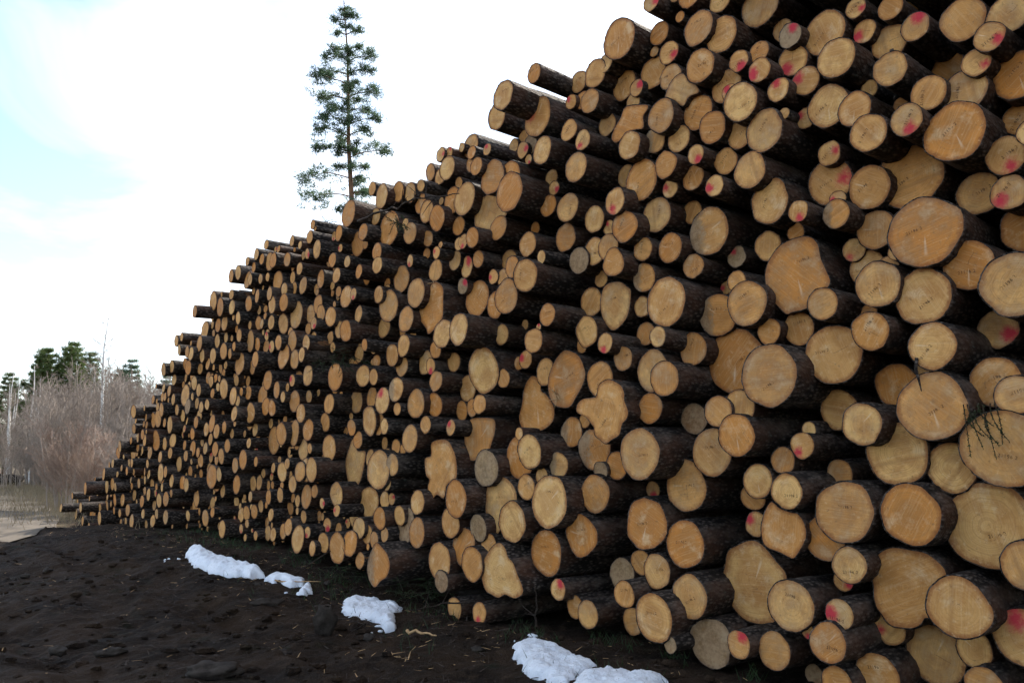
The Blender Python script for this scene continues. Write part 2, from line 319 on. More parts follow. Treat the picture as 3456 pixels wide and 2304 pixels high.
# sawn logs: end centre x, y, z, radius, weathering (0 fresh, 1 part, 2 all grey), paint-mark bearing, stamp tilt, outline key, label
LOGS = [
(2.96,5.05,1.63,0.241,0,None,-10,None,'very large log draped with a drooping green sprig at the right edge'),
(2.99,5.32,1.15,0.277,0,None,15,'P8','widest log of all, with brown stains, at the right edge'),
(2.19,6.26,2.96,0.303,0,None,10,'P20','huge brown log with stamp near its bottom and cut corner on the right'),
(2.74,5.37,3.06,0.241,0,None,15,None,'very big round log with rough whitish centre towards the right'),
(2.70,5.35,1.90,0.229,0,None,30,None,'large log with a bark strip hanging over its top edge'),
(2.63,5.71,0.71,0.274,0,None,None,'P2','very large pale log with wavy lobed outline near the lower right'),
(3.06,4.95,2.62,0.206,0,None,40,None,'large log with stamped number, above the red-smeared log'),
(1.94,6.84,0.58,0.343,0,None,None,'P7','giant log with brown stripes and white streaks behind a stamped log'),
(2.75,5.29,0.66,0.194,0,None,None,None,'large log, to the right of the wavy pale giant'),
(2.30,5.86,1.20,0.222,0,None,0,None,'large log with stamped number, to the upper left of the wavy pale giant'),
(2.58,5.48,1.21,0.204,0,None,None,None,'large log, above the wavy pale giant'),
(1.92,6.19,2.18,0.240,0,None,30,None,'large bright yellow-white round log, the palest of its size'),
(2.90,5.21,3.69,0.202,0,None,35,None,'large log with stamped number, second above the rough round giant'),
(2.35,6.03,2.32,0.225,0,None,10,None,'large log with stamped number, to the right of the bright yellow log'),
(0.84,7.40,1.98,0.290,0,None,45,'P1','large clover-shaped log end with a small lobe on its left'),
(3.09,5.21,0.50,0.179,0,110,None,None,'medium log painted red on top, below the stained corner giant'),
(2.62,5.70,1.60,0.218,0,None,None,None,'large log, nearest to the lower left of the bark-strip log'),
(2.86,5.84,0.25,0.208,0,None,None,None,'large log, nearest to the lower right of the wavy pale giant'),
(2.74,5.45,2.64,0.194,0,None,35,None,'large log with stamped number, below the rough round giant'),
(2.83,5.70,3.55,0.241,0,None,30,None,'very large log with stamped number, nearest above the rough round giant'),
(2.00,6.25,1.04,0.210,0,None,None,'P12','large log, nearest to the upper right of the striped giant log'),
(1.86,6.87,2.36,0.282,0,None,30,None,'very large log with stamped number, nearest to the left of the bright yellow log'),
(0.53,8.07,2.32,0.283,0,None,30,'P11','pale egg-shaped log with straw splinters at its lower left edge'),
(1.98,6.10,0.53,0.185,0,None,-10,None,'large log with stamped number, nearest to the lower right of the striped giant log'),
(2.72,5.33,2.29,0.160,0,None,50,None,'medium log with stamped number, above the bark-strip log'),
(3.27,5.08,4.02,0.164,0,None,40,None,'medium log with stamped number, second to the lower right of the broad corner log'),
(1.08,7.11,1.60,0.226,0,None,0,None,'large log with stamped number, nearest to the lower right of the clover-shaped log'),
(1.16,7.32,1.00,0.225,0,None,10,None,'large log with stamped number, second to the upper right of the red-topped pole'),
(-0.10,8.40,0.46,0.278,0,None,0,'P3',"large pale butt log with a notched lower edge at the pile's foot"),
(1.47,7.12,1.33,0.220,0,None,5,None,'large log with stamped number, second to the lower right of the clover-shaped log'),
(2.53,5.64,2.76,0.163,0,None,40,None,'medium log with stamped number, second to the lower left of the rough round giant'),
(1.32,7.01,2.89,0.218,0,None,35,None,'large log with stamped number, fourth to the lower left of the sooty-sided log'),
(2.96,5.27,2.81,0.165,0,None,0,None,'medium log with stamped number, to the lower right of the rough round giant'),
(1.68,6.90,3.48,0.212,1,None,None,None,'large log with a dark sooty left side'),
(0.35,7.98,1.15,0.251,0,None,0,None,'very large log with stamped number, third to the lower right of the half-grey log'),
(0.26,8.60,2.11,0.313,0,None,None,'P6','orange pear-shaped log half behind the egg-shaped log with straw splinters'),
(1.15,6.98,0.28,0.201,0,None,5,None,'large log with stamped number, second to the upper left of the round grey log'),
(1.43,7.03,0.86,0.200,0,None,5,None,'large log with stamped number, to the upper left of the striped giant log'),
(2.47,5.87,0.10,0.164,0,None,10,None,'medium log with stamped number, below the wavy pale giant'),
(1.86,6.48,2.78,0.184,0,None,30,None,'large log with stamped number, to the lower left of the huge brown log'),
(2.86,5.46,1.51,0.169,0,None,None,None,'medium log, to the left of the sprig-draped log'),
(0.97,7.68,2.97,0.239,0,None,10,'P18','large log with stamped number, third to the upper right of the egg-shaped log'),
(2.60,5.84,3.52,0.163,0,None,30,None,'medium log with stamped number, to the upper left of the rough round giant'),
(-0.79,9.31,1.41,0.322,0,None,None,'P4','tall knobbly pale log with wavy sides and notched bottom'),
(1.58,6.86,0.11,0.197,2,None,None,None,'large round grey weathered log end near the bottom edge'),
(2.39,5.70,1.80,0.149,0,None,None,None,'medium log, to the left of the bark-strip log'),
(2.03,6.32,3.57,0.190,0,None,70,'P9','large log with stamped number, to the upper right of the sooty-sided log'),
(3.04,5.26,4.50,0.149,0,None,None,None,'broad plain log with a dark knot near the upper right corner'),
(1.97,6.21,4.10,0.175,0,None,45,None,'big smooth log stamped on its right half in the upper right'),
(1.72,6.41,1.74,0.167,0,None,None,None,'medium log, third to the lower left of the bright yellow log'),
(1.63,6.84,1.61,0.198,0,None,5,None,'large log with stamped number, fifth to the lower left of the bright yellow log'),
(3.03,4.99,1.95,0.124,0,None,15,None,'small log with stamped number, above the sprig-draped log'),
(0.33,8.22,0.65,0.225,0,None,5,None,'large log with stamped number, above the red-topped pole'),
(2.37,5.93,4.18,0.168,0,None,30,None,'medium log with stamped number, second to the right of the smooth stamped log'),
(2.14,5.85,0.33,0.139,0,None,-5,None,'medium log with stamped number, second to the lower right of the striped giant log'),
(-0.31,8.92,2.49,0.261,0,None,None,None,'large pale oval log with chipped bark along its right side'),
(3.06,5.24,2.05,0.161,0,None,15,None,'medium log with stamped number, below the red-smeared log'),
(2.45,5.62,2.43,0.136,0,None,50,None,'medium log with stamped number, second to the lower right of the huge brown log'),
(2.05,6.44,5.27,0.180,0,None,None,None,'large log, fourth to the left of the upper pale log'),
(1.43,6.90,0.46,0.183,0,None,30,None,'large log with stamped number, nearest to the upper left of the round grey log'),
(3.17,5.46,3.35,0.152,0,None,20,None,'medium log with stamped number, nearest to the upper right of the rough round giant'),
(2.43,6.13,3.66,0.185,0,0,20,None,'large log painted red right, to the lower right of the smooth stamped log'),
(2.39,5.98,4.79,0.176,0,None,45,None,"large pale log stamped along its upper left near the picture's top"),
(-0.10,8.65,1.08,0.310,0,None,5,'P21','very large log with stamped number, nearest to the lower right of the half-grey log'),
(2.39,5.79,4.49,0.152,0,None,None,None,'medium log, nearest to the lower right of the upper pale log'),
(3.16,5.11,3.49,0.128,0,290,30,None,'medium log painted red at bottom, third to the upper right of the rough round giant'),
(2.93,5.39,0.17,0.120,0,None,None,None,'small log, third to the lower right of the wavy pale giant'),
(2.50,5.58,3.83,0.140,0,None,50,None,'medium log with stamped number, fourth to the right of the smooth stamped log'),
(1.74,6.93,2.76,0.189,1,None,0,None,'large dark-stained log with stamped number, to the upper left of the bright yellow log'),
(2.64,5.87,3.21,0.149,0,None,None,None,'medium log, to the left of the rough round giant'),
(1.82,6.31,4.38,0.164,0,None,10,None,'medium log with stamped number, nearest to the upper left of the smooth stamped log'),
(3.20,5.03,4.41,0.133,0,None,None,None,'medium log, to the right of the broad corner log'),
(0.64,7.88,0.85,0.205,0,None,15,None,'large log with stamped number, nearest to the upper right of the red-topped pole'),
(0.99,7.24,5.40,0.202,0,None,20,None,"big log end topping the skyline just below the picture's upper edge"),
(2.76,5.94,2.08,0.165,0,None,None,None,'medium log partly hidden, to the upper left of the bark-strip log'),
(2.29,5.79,0.85,0.127,0,None,5,None,'medium log with stamped number, nearest to the left of the wavy pale giant'),
(3.22,5.44,2.42,0.132,0,330,None,None,'log with a long crimson smear across its right side'),
(3.17,5.12,3.25,0.116,0,215,40,None,'small log painted red lower left, second to the upper right of the rough round giant'),
(1.17,7.25,4.05,0.197,0,None,80,None,'large log with stamped number, fourth to the upper left of the sooty-sided log'),
(1.92,6.33,0.17,0.140,0,None,None,None,'medium log, second to the right of the round grey log'),
(1.88,6.33,3.82,0.153,0,None,None,None,'medium log, below the smooth stamped log'),
(-0.93,9.49,3.26,0.294,0,None,None,'P5','pale torn wedge-shaped log end tapering down to a point'),
(2.46,6.27,1.93,0.155,0,None,None,None,'medium log partly hidden, nearest to the lower right of the bright yellow log'),
(1.99,6.11,1.33,0.132,0,None,0,None,'medium log with stamped number, third above the striped giant log'),
(2.22,5.93,0.04,0.124,0,None,None,None,'small log, second to the lower left of the wavy pale giant'),
(-0.03,8.27,4.27,0.218,0,None,None,None,'large log, second below the blushed orange log'),
(0.00,8.40,0.93,0.204,0,None,None,None,'large log, above the notched butt log'),
(2.81,5.33,4.01,0.122,0,None,80,None,'small log with stamped number, to the lower left of the broad corner log'),
(2.62,5.45,4.24,0.122,0,None,None,None,'small log, second to the lower right of the upper pale log'),
(-1.49,9.47,0.38,0.249,1,None,None,'P14',"stout grey-brown log with pointed end jutting out at the pile's foot"),
(1.90,6.51,1.39,0.136,0,None,None,None,'medium log, fourth above the striped giant log'),
(1.23,7.24,2.32,0.191,0,None,None,None,'large log, nearest to the upper right of the clover-shaped log'),
(1.27,6.90,2.22,0.151,0,None,None,None,'medium log, second to the upper right of the clover-shaped log'),
(1.09,7.30,4.61,0.200,0,None,None,'P17','large log, second below the big skyline log'),
(0.77,7.84,1.23,0.180,0,None,None,None,'medium log, third below the clover-shaped log'),
(1.59,6.67,5.20,0.160,0,None,0,None,'medium log with stamped number, third to the right of the big skyline log'),
(2.24,5.90,2.67,0.122,0,None,None,None,'small log, nearest to the lower right of the huge brown log'),
(2.66,5.35,3.83,0.114,0,290,60,None,'small log painted red at bottom, third above the rough round giant'),
(3.02,5.00,0.95,0.149,0,None,None,None,'medium log, to the lower right of the stained corner giant'),
(2.47,5.71,4.06,0.131,0,None,None,None,'medium log, second below the upper pale log'),
(0.26,8.06,4.99,0.212,0,150,None,None,'big orange log with a faint red blush under the skyline'),
(-0.35,9.08,1.76,0.243,0,None,None,'P13','very large log, above the half-grey log'),
(1.23,7.25,0.61,0.149,0,None,5,None,'medium log with stamped number, third to the upper left of the round grey log'),
(2.22,6.36,2.56,0.136,0,None,10,None,'medium log with stamped number, below the huge brown log'),
(1.54,7.01,2.48,0.149,0,None,60,None,'medium log with stamped number, second to the left of the bright yellow log'),
(1.47,6.85,4.72,0.163,0,None,None,'P19','medium log, third to the lower right of the big skyline log'),
(1.58,6.61,4.83,0.148,0,None,0,None,'medium log with stamped number, fourth to the right of the big skyline log'),
(2.77,5.75,4.59,0.138,0,None,None,None,'medium log partly hidden, second to the right of the upper pale log'),
(-0.59,8.85,1.13,0.203,0,None,5,None,'large log with stamped number, to the lower right of the tall knobbly log'),
(1.30,6.92,4.52,0.153,0,None,80,None,'medium log with stamped number, fourth to the lower right of the big skyline log'),
(-0.27,8.73,1.45,0.195,2,None,None,None,'oval log whose lower half is stained grey'),
(0.17,8.23,1.62,0.178,0,None,30,None,'medium log with stamped number, second to the right of the half-grey log'),
(1.66,6.59,4.28,0.141,0,None,30,None,'medium log with stamped number, second to the left of the smooth stamped log'),
(1.29,7.19,3.71,0.162,0,None,80,None,'medium log with stamped number, nearest to the left of the sooty-sided log'),
(1.75,6.54,5.07,0.162,0,None,None,None,'medium log, fifth to the right of the big skyline log'),
(0.79,8.05,1.64,0.203,1,None,30,None,'large dark-stained log with stamped number, nearest below the clover-shaped log'),
(2.99,5.59,0.35,0.121,0,None,None,None,'small log partly hidden, second to the lower right of the wavy pale giant'),
(-0.06,8.35,3.19,0.185,0,None,40,None,'large log with stamped number, third to the upper right of the jutting orange log'),
(3.00,5.23,3.98,0.148,0,None,75,None,'medium log with stamped number, third below the broad corner log'),
(3.05,5.00,4.24,0.099,0,330,25,None,'small log painted red lower right, nearest to the lower right of the broad corner log'),
(-1.60,10.04,1.41,0.239,0,None,None,None,'large log, to the left of the tall knobbly log'),
(1.59,6.78,4.49,0.155,0,None,60,None,'medium log with stamped number, third to the left of the smooth stamped log'),
(1.58,7.23,1.90,0.136,2,None,None,None,'medium grey log, fourth to the lower left of the bright yellow log'),
(2.36,5.87,3.33,0.110,1,None,None,None,'small dark-stained log, second to the upper right of the huge brown log'),
(3.36,5.29,3.06,0.158,0,None,None,None,'medium log, to the right of the rough round giant'),
(0.13,8.07,3.35,0.171,0,None,80,None,'medium log with stamped number, fifth to the upper right of the jutting orange log'),
(2.86,5.54,4.60,0.107,0,70,None,None,'small log painted red on top, to the left of the broad corner log'),
(1.63,6.58,1.93,0.129,0,None,None,None,'medium log, second to the lower left of the bright yellow log'),
(-0.26,8.95,4.28,0.235,0,None,None,'P10','large log partly hidden, fourth to the lower left of the blushed orange log'),
(2.23,6.06,1.00,0.164,0,None,None,None,'medium log partly hidden, second to the upper right of the striped giant log'),
(2.22,5.83,0.52,0.107,0,180,-10,None,'small log painted red left, second to the left of the wavy pale giant'),
(0.71,7.82,2.75,0.155,0,None,15,None,'medium log with stamped number, nearest to the upper right of the egg-shaped log'),
(1.38,7.08,3.38,0.137,0,None,0,None,'medium log with stamped number, second to the lower left of the sooty-sided log'),
(1.01,7.25,3.62,0.149,0,None,60,None,'medium log with stamped number, third to the left of the sooty-sided log'),
(-0.39,9.15,3.32,0.210,0,None,None,None,'large log, nearest to the upper right of the jutting orange log'),
(-0.41,8.73,0.48,0.180,0,None,None,None,'medium log, nearest to the left of the notched butt log'),
(-2.05,10.93,1.52,0.276,0,None,None,'P16','very large log, third to the lower right of the tall pale oval'),
(2.61,5.95,0.40,0.113,0,190,None,None,'small log painted red left, nearest to the lower left of the wavy pale giant'),
(2.25,6.04,4.43,0.118,0,150,None,None,'small log painted red upper left, nearest below the upper pale log'),
(2.20,6.15,4.65,0.126,0,220,None,None,'medium log painted red lower left, to the lower left of the upper pale log'),
(-0.54,9.11,4.46,0.199,0,None,None,None,'large log, fifth to the lower left of the blushed orange log'),
(1.20,7.24,1.99,0.140,0,None,None,None,'medium log, to the right of the clover-shaped log'),
(-0.21,8.57,4.53,0.194,0,None,None,None,'large log, second to the lower left of the blushed orange log'),
(3.34,5.22,3.78,0.108,0,None,60,None,'small log with stamped number, third to the lower right of the broad corner log'),
(-0.57,8.73,2.91,0.180,0,None,None,None,'large orange log jutting far out with a long stretch of bark'),
(2.09,6.62,3.28,0.124,0,None,None,None,'small log, to the upper left of the huge brown log'),
(1.30,7.24,5.07,0.156,0,None,None,None,'medium log, nearest to the lower right of the big skyline log'),
(2.05,6.35,1.55,0.105,0,None,None,None,'small log, below the bright yellow log'),
(0.61,7.64,4.31,0.150,0,None,None,None,'medium log, third to the lower right of the blushed orange log'),
(0.82,7.74,2.29,0.175,0,None,70,None,'medium log with stamped number, nearest above the clover-shaped log'),
(0.59,8.28,1.81,0.156,1,None,None,None,'medium dark-stained log, to the lower left of the clover-shaped log'),
(3.03,5.13,4.13,0.095,0,330,None,None,'small log painted red lower right, nearest below the broad corner log'),
(1.69,6.44,0.19,0.106,0,60,None,None,'small log painted red upper right, nearest to the right of the round grey log'),
(1.01,7.85,0.50,0.156,2,None,None,None,'medium grey log partly hidden, second to the right of the red-topped pole'),
(1.18,7.29,3.16,0.135,1,None,None,None,'medium dark-stained log, third to the lower left of the sooty-sided log'),
(2.14,6.17,1.66,0.100,0,235,None,None,'small log painted red lower left, second to the lower right of the bright yellow log'),
(-1.56,10.25,4.43,0.230,0,None,None,None,'large log, nearest to the right of the log under the pine'),
(-0.78,9.14,0.46,0.201,0,None,None,None,'large log, to the right of the grey pointed log'),
(1.06,7.20,4.36,0.134,0,None,None,None,'medium log, third to the right of the blushed orange log'),
(0.55,7.99,4.02,0.150,0,None,80,None,'medium log with stamped number, fourth below the blushed orange log'),
(0.91,7.30,3.30,0.130,0,None,None,None,'medium log, fifth to the left of the sooty-sided log'),
(1.77,6.62,4.00,0.115,0,None,50,None,'small log with stamped number, to the lower left of the smooth stamped log'),
(-0.09,7.97,5.18,0.162,0,None,0,None,'medium log with stamped number, to the lower left of the skyline pole'),
(0.54,8.17,3.76,0.150,0,None,None,None,'medium log, fifth below the blushed orange log'),
(0.69,7.83,0.15,0.132,0,None,None,None,'medium log, second to the lower right of the red-topped pole'),
(1.79,6.59,4.64,0.151,0,None,10,None,'medium log with stamped number, second to the upper left of the smooth stamped log'),
(0.08,8.55,1.56,0.222,0,None,None,None,'large log partly hidden, nearest to the right of the half-grey log'),
(0.30,7.96,4.60,0.151,0,None,None,None,'medium log, nearest below the blushed orange log'),
(0.80,7.57,5.22,0.143,0,None,None,None,'medium log, to the lower left of the big skyline log'),
(2.02,6.46,2.55,0.109,0,None,None,None,'small log, above the bright yellow log'),
(0.93,7.27,3.86,0.128,0,240,80,None,'medium log painted red lower left, fourth to the left of the sooty-sided log'),
(1.32,6.87,4.06,0.120,0,None,None,None,'small log, third to the upper left of the sooty-sided log'),
(0.95,7.26,0.42,0.118,0,None,10,None,'small log with stamped number, nearest to the right of the red-topped pole'),
(2.40,6.04,3.85,0.098,0,10,45,None,'small log painted red right, third to the right of the smooth stamped log'),
(0.80,7.85,3.86,0.138,0,None,None,None,'medium log, seventh to the left of the sooty-sided log'),
(2.74,5.64,4.80,0.094,0,None,None,None,'small log, third to the right of the upper pale log'),
(-1.06,9.43,0.73,0.175,0,None,None,None,'medium log, second to the upper right of the grey pointed log'),
(0.65,7.90,3.46,0.135,2,None,None,None,'medium grey log, third above the egg-shaped log'),
(0.78,8.05,3.08,0.149,0,None,None,None,'medium log, second above the egg-shaped log'),
(1.45,6.92,4.31,0.124,0,None,None,None,'small log, fifth to the left of the smooth stamped log'),
(3.23,5.82,4.42,0.125,0,None,None,None,'medium log partly hidden, second below the broad corner log'),
(2.45,6.29,1.45,0.109,0,None,None,None,'small log partly hidden, second to the lower left of the bark-strip log'),
(-1.13,9.59,3.47,0.181,0,None,None,None,'large log, nearest to the upper left of the torn wedge log'),
(1.07,7.53,5.08,0.150,0,None,15,None,'medium log with stamped number, nearest below the big skyline log'),
(1.78,6.65,5.44,0.114,0,None,20,None,'small log with stamped number, sixth to the right of the big skyline log'),
(2.06,6.11,4.39,0.098,0,100,None,None,'small log painted red on top, nearest above the smooth stamped log'),
(1.55,6.86,3.94,0.114,0,None,80,None,'small log with stamped number, second above the sooty-sided log'),
(-1.11,9.59,2.17,0.175,0,None,None,None,'medium log, above the tall knobbly log'),
(1.56,7.00,3.20,0.109,0,None,25,None,'small log with stamped number, nearest to the lower left of the sooty-sided log'),
(-1.76,10.28,2.00,0.194,0,None,None,None,'large log, to the right of the tall pale oval'),
(2.16,6.08,4.82,0.099,2,60,None,None,'small grey log painted red upper right, nearest to the left of the upper pale log'),
(1.94,6.17,4.58,0.100,0,190,None,None,'small log painted red left, second above the smooth stamped log'),
(-2.19,10.64,0.43,0.200,0,None,None,None,'large log, to the right of the cracked bottom oval'),
(-1.53,10.13,3.41,0.202,0,None,None,None,'large log, second to the left of the torn wedge log'),
(-1.81,10.71,0.98,0.207,0,None,None,'P15','large log, second above the grey pointed log'),
(1.77,6.47,1.96,0.136,0,None,None,None,'medium log partly hidden, nearest to the lower left of the bright yellow log'),
(2.62,5.81,4.71,0.090,0,200,None,None,'small log painted red left, nearest to the right of the upper pale log'),
(-0.35,8.76,0.84,0.144,2,None,None,None,'medium grey log, second to the upper left of the notched butt log'),
(-0.78,9.20,2.93,0.166,0,None,None,None,'medium log, to the left of the jutting orange log'),
(1.00,7.44,2.45,0.117,0,None,10,None,'small log with stamped number, second above the clover-shaped log'),
(0.14,8.37,1.27,0.132,0,None,20,None,'medium log with stamped number, second to the lower right of the half-grey log'),
(0.45,8.13,1.49,0.129,1,None,None,None,'medium dark-stained log, below the pear-shaped log'),
(1.17,7.25,3.41,0.111,0,None,80,None,'small log with stamped number, second to the left of the sooty-sided log'),
(1.95,6.83,1.25,0.108,0,None,None,None,'small log partly hidden, second above the striped giant log'),
(0.21,8.09,2.70,0.128,0,None,None,None,'medium log, to the upper left of the egg-shaped log'),
(-0.66,9.07,0.87,0.168,0,None,None,None,'medium log partly hidden, below the tall knobbly log'),
(-1.17,9.56,1.77,0.163,0,None,None,None,'medium log, nearest to the upper left of the tall knobbly log'),
(0.97,7.78,1.49,0.134,0,None,None,None,'medium log partly hidden, second below the clover-shaped log'),
(1.09,7.77,0.10,0.126,0,None,None,None,'medium log partly hidden, to the left of the round grey log'),
(0.34,8.39,2.42,0.147,0,None,10,None,'medium log with stamped number, to the left of the egg-shaped log'),
(0.16,8.36,3.74,0.134,0,None,None,None,'medium log, sixth to the upper right of the jutting orange log'),
(0.74,7.54,4.93,0.121,0,None,None,None,'small log, nearest to the right of the blushed orange log'),
(1.34,7.12,5.39,0.113,0,None,15,None,'small log with stamped number, nearest to the right of the big skyline log'),
(1.41,7.01,4.92,0.124,0,None,10,None,'small log with stamped number, second to the lower right of the big skyline log'),
(2.56,6.07,3.11,0.091,0,230,None,None,'small log painted red lower left, nearest to the upper right of the huge brown log'),
(2.12,5.97,3.38,0.083,0,280,None,None,'thin log painted red at bottom, above the huge brown log'),
(1.40,7.01,5.15,0.108,0,325,20,None,'small log painted red lower right, second to the right of the big skyline log'),
(1.86,6.48,4.18,0.128,0,None,30,None,'medium log with stamped number, nearest to the left of the smooth stamped log'),
(-0.15,8.71,4.01,0.143,0,None,None,None,'medium log, third to the upper right of the torn wedge log'),
(-1.56,9.99,2.23,0.167,0,120,None,None,'medium log painted red upper left, second to the upper left of the tall knobbly log'),
(2.56,5.80,4.89,0.083,0,330,30,None,'thin log painted red lower right, to the upper right of the upper pale log'),
(-1.37,10.08,3.74,0.176,0,None,None,None,'medium log, second to the upper left of the torn wedge log'),
(1.84,6.38,4.76,0.093,0,290,30,None,'small log painted red at bottom, third above the smooth stamped log'),
(-1.26,9.73,3.18,0.162,0,None,None,None,'medium log, nearest to the left of the torn wedge log'),
(-2.31,10.80,2.59,0.189,0,None,None,None,'large log, nearest to the upper right of the tall pale oval'),
(0.34,7.92,2.93,0.117,0,None,5,None,'small log with stamped number, nearest above the egg-shaped log'),
(-0.88,9.44,4.33,0.156,0,None,None,None,'medium log, fourth to the right of the log under the pine'),
(1.64,6.50,3.75,0.091,0,190,None,None,'small log painted red left, nearest above the sooty-sided log'),
(0.89,7.52,3.50,0.124,0,None,None,None,'small log, sixth to the left of the sooty-sided log'),
(-0.50,9.36,2.33,0.157,0,None,None,None,'medium log, nearest to the lower left of the chipped oval log'),
(0.79,7.77,3.52,0.139,0,None,0,None,'medium log with stamped number, eighth to the left of the sooty-sided log'),
(1.90,6.87,3.25,0.095,2,120,None,None,'small grey log painted red upper left, nearest to the lower right of the sooty-sided log'),
(1.28,7.13,4.38,0.122,1,None,None,None,'small dark-stained log, fifth to the upper left of the sooty-sided log'),
(2.26,6.49,-0.04,0.081,2,None,None,None,'thin grey log, third to the right of the round grey log'),
(-2.14,10.54,4.71,0.186,0,None,None,None,'stout log jutting out just below the tall lone pine'),
(1.16,7.68,0.63,0.114,0,None,None,None,'small log partly hidden, third to the right of the red-topped pole'),
(-0.51,8.96,0.63,0.204,0,None,None,None,'large log partly hidden, nearest to the upper left of the notched butt log'),
(2.63,6.02,2.96,0.139,0,None,None,None,'medium log partly hidden, nearest to the lower left of the rough round giant'),
(1.23,6.95,2.58,0.092,0,None,None,None,'small log, fourth to the upper right of the clover-shaped log'),
(3.17,4.83,3.54,0.096,0,None,None,None,'small log, fourth to the lower right of the broad corner log'),
(-1.06,9.45,1.06,0.142,0,None,None,None,'medium log, to the lower left of the tall knobbly log'),
(-0.76,9.36,4.91,0.149,0,None,None,None,'medium log, third to the lower left of the blushed orange log'),
(0.92,7.68,4.75,0.117,0,None,None,None,'small log, second to the right of the blushed orange log'),
(1.96,6.81,1.04,0.102,0,150,None,None,'small log painted red upper left, nearest above the striped giant log'),
(1.60,7.15,3.72,0.107,0,None,None,None,'small log partly hidden, nearest to the upper left of the sooty-sided log'),
(-1.37,9.78,2.35,0.150,1,None,None,None,'medium dark-stained log, second to the lower left of the jutting orange log'),
(0.55,7.69,4.70,0.111,0,None,45,None,'small log with stamped number, nearest to the lower right of the blushed orange log'),
(0.84,7.44,2.59,0.098,0,250,0,None,'small log painted red at bottom, second to the upper right of the egg-shaped log'),
(-0.18,8.88,3.20,0.158,0,None,None,None,'medium log partly hidden, second to the upper right of the jutting orange log'),
(1.23,7.55,2.69,0.111,0,None,None,None,'small log partly hidden, third to the upper right of the clover-shaped log'),
(-1.67,10.28,4.86,0.166,0,None,None,None,'medium log, to the upper right of the log under the pine'),
(1.98,6.29,4.79,0.092,0,None,60,None,'small log with stamped number, third to the left of the upper pale log'),
(-2.89,11.45,0.46,0.186,0,None,None,None,'large cracked oval log at the bottom of the pile beyond the snow'),
(0.37,8.26,4.12,0.118,0,None,None,None,'small log, third below the blushed orange log'),
(0.43,8.02,0.34,0.102,0,60,None,None,'thin log with crimson paint on its top, low in the pile'),
(1.53,6.65,4.07,0.086,0,300,None,None,'small log painted red lower right, fourth to the left of the smooth stamped log'),
(-0.17,8.81,5.31,0.155,0,None,None,None,'medium log, to the left of the blushed orange log'),
(-1.22,9.74,0.78,0.215,2,None,None,None,'large grey log partly hidden, nearest to the upper right of the grey pointed log'),
(0.67,7.56,4.55,0.103,0,230,45,None,'small log painted red lower left, second to the lower right of the blushed orange log'),
(1.83,6.64,2.99,0.091,0,None,None,None,'small log, second to the lower right of the sooty-sided log'),
(-0.90,9.56,3.73,0.139,0,None,None,None,'medium log, above the torn wedge log'),
(-0.88,9.46,2.15,0.141,0,None,None,None,'medium log, second to the lower left of the chipped oval log'),
(-0.60,8.95,0.00,0.120,0,None,None,None,'small log, second to the lower left of the notched butt log'),
(-3.19,12.11,3.63,0.211,0,None,None,None,'long narrow pinkish oval log in the upper left part of the pile'),
(-2.43,11.11,1.67,0.181,0,None,None,None,'large log, nearest to the lower right of the tall pale oval'),
(-0.33,8.65,0.01,0.113,0,260,None,None,'small log painted red at bottom, nearest to the lower left of the notched butt log'),
(-2.25,10.80,1.08,0.166,0,None,5,None,'medium log with stamped number, to the upper right of the cracked bottom oval'),
(0.68,8.03,5.35,0.117,0,None,10,None,'small log with stamped number, to the right of the skyline pole'),
(-1.28,9.70,2.86,0.139,0,None,None,None,'medium log, nearest to the lower left of the torn wedge log'),
(-0.11,8.79,2.86,0.120,0,None,None,None,'small log, to the upper right of the chipped oval log'),
(-1.03,9.71,4.49,0.146,0,None,None,None,'medium log, third to the right of the log under the pine'),
(-2.63,11.00,1.39,0.167,0,None,None,None,'medium log jutting out, second to the lower right of the tall pale oval'),
(-1.44,9.90,2.77,0.142,0,None,None,None,'medium log, second to the lower left of the torn wedge log'),
(1.19,7.48,2.93,0.100,0,None,None,None,'small log, fifth to the lower left of the sooty-sided log'),
(-0.75,9.06,0.26,0.119,2,None,None,None,'small grey log, second to the left of the notched butt log'),
(0.59,8.04,0.18,0.113,0,None,None,None,'small log partly hidden, nearest to the lower right of the red-topped pole'),
(1.24,6.93,5.59,0.092,0,345,None,None,'small log painted red right, to the upper right of the big skyline log'),
(-0.70,9.40,4.53,0.163,0,None,None,None,'medium log partly hidden, fifth to the right of the log under the pine'),
(-2.80,11.48,1.02,0.170,0,None,None,None,'medium log, above the cracked bottom oval'),
(-3.09,11.84,1.89,0.192,0,None,None,None,'tall narrow pale oval log in the dense left part of the pile'),
(-1.23,9.74,4.23,0.138,0,None,None,None,'medium log, second to the right of the log under the pine'),
(-2.08,10.92,4.40,0.179,0,None,None,None,'medium log, below the log under the pine'),
(-1.55,9.90,0.85,0.134,0,None,None,None,'medium log jutting out, nearest above the grey pointed log'),
(-0.51,9.15,3.68,0.129,0,60,None,None,'medium log painted red upper right, nearest to the upper right of the torn wedge log'),
(-0.86,9.34,2.41,0.123,0,None,None,None,'small log, to the left of the chipped oval log'),
(-1.99,10.43,0.51,0.163,0,None,None,None,'medium log, to the upper left of the grey pointed log'),
(-0.43,8.73,3.91,0.114,0,None,None,None,'small log, second to the upper right of the torn wedge log'),
(-1.86,10.32,2.56,0.143,0,None,None,None,'medium log, third to the upper right of the tall pale oval'),
(1.39,7.06,3.91,0.088,0,160,None,None,'small log painted red left, second to the upper left of the sooty-sided log'),
(-1.02,9.73,2.66,0.150,0,None,None,None,'medium log partly hidden, nearest to the lower left of the jutting orange log'),
(0.00,8.31,3.49,0.118,0,None,None,None,'small log, fourth to the upper right of the jutting orange log'),
(0.22,7.88,5.37,0.103,0,None,10,None,'thin log jutting farthest out against the white sky'),
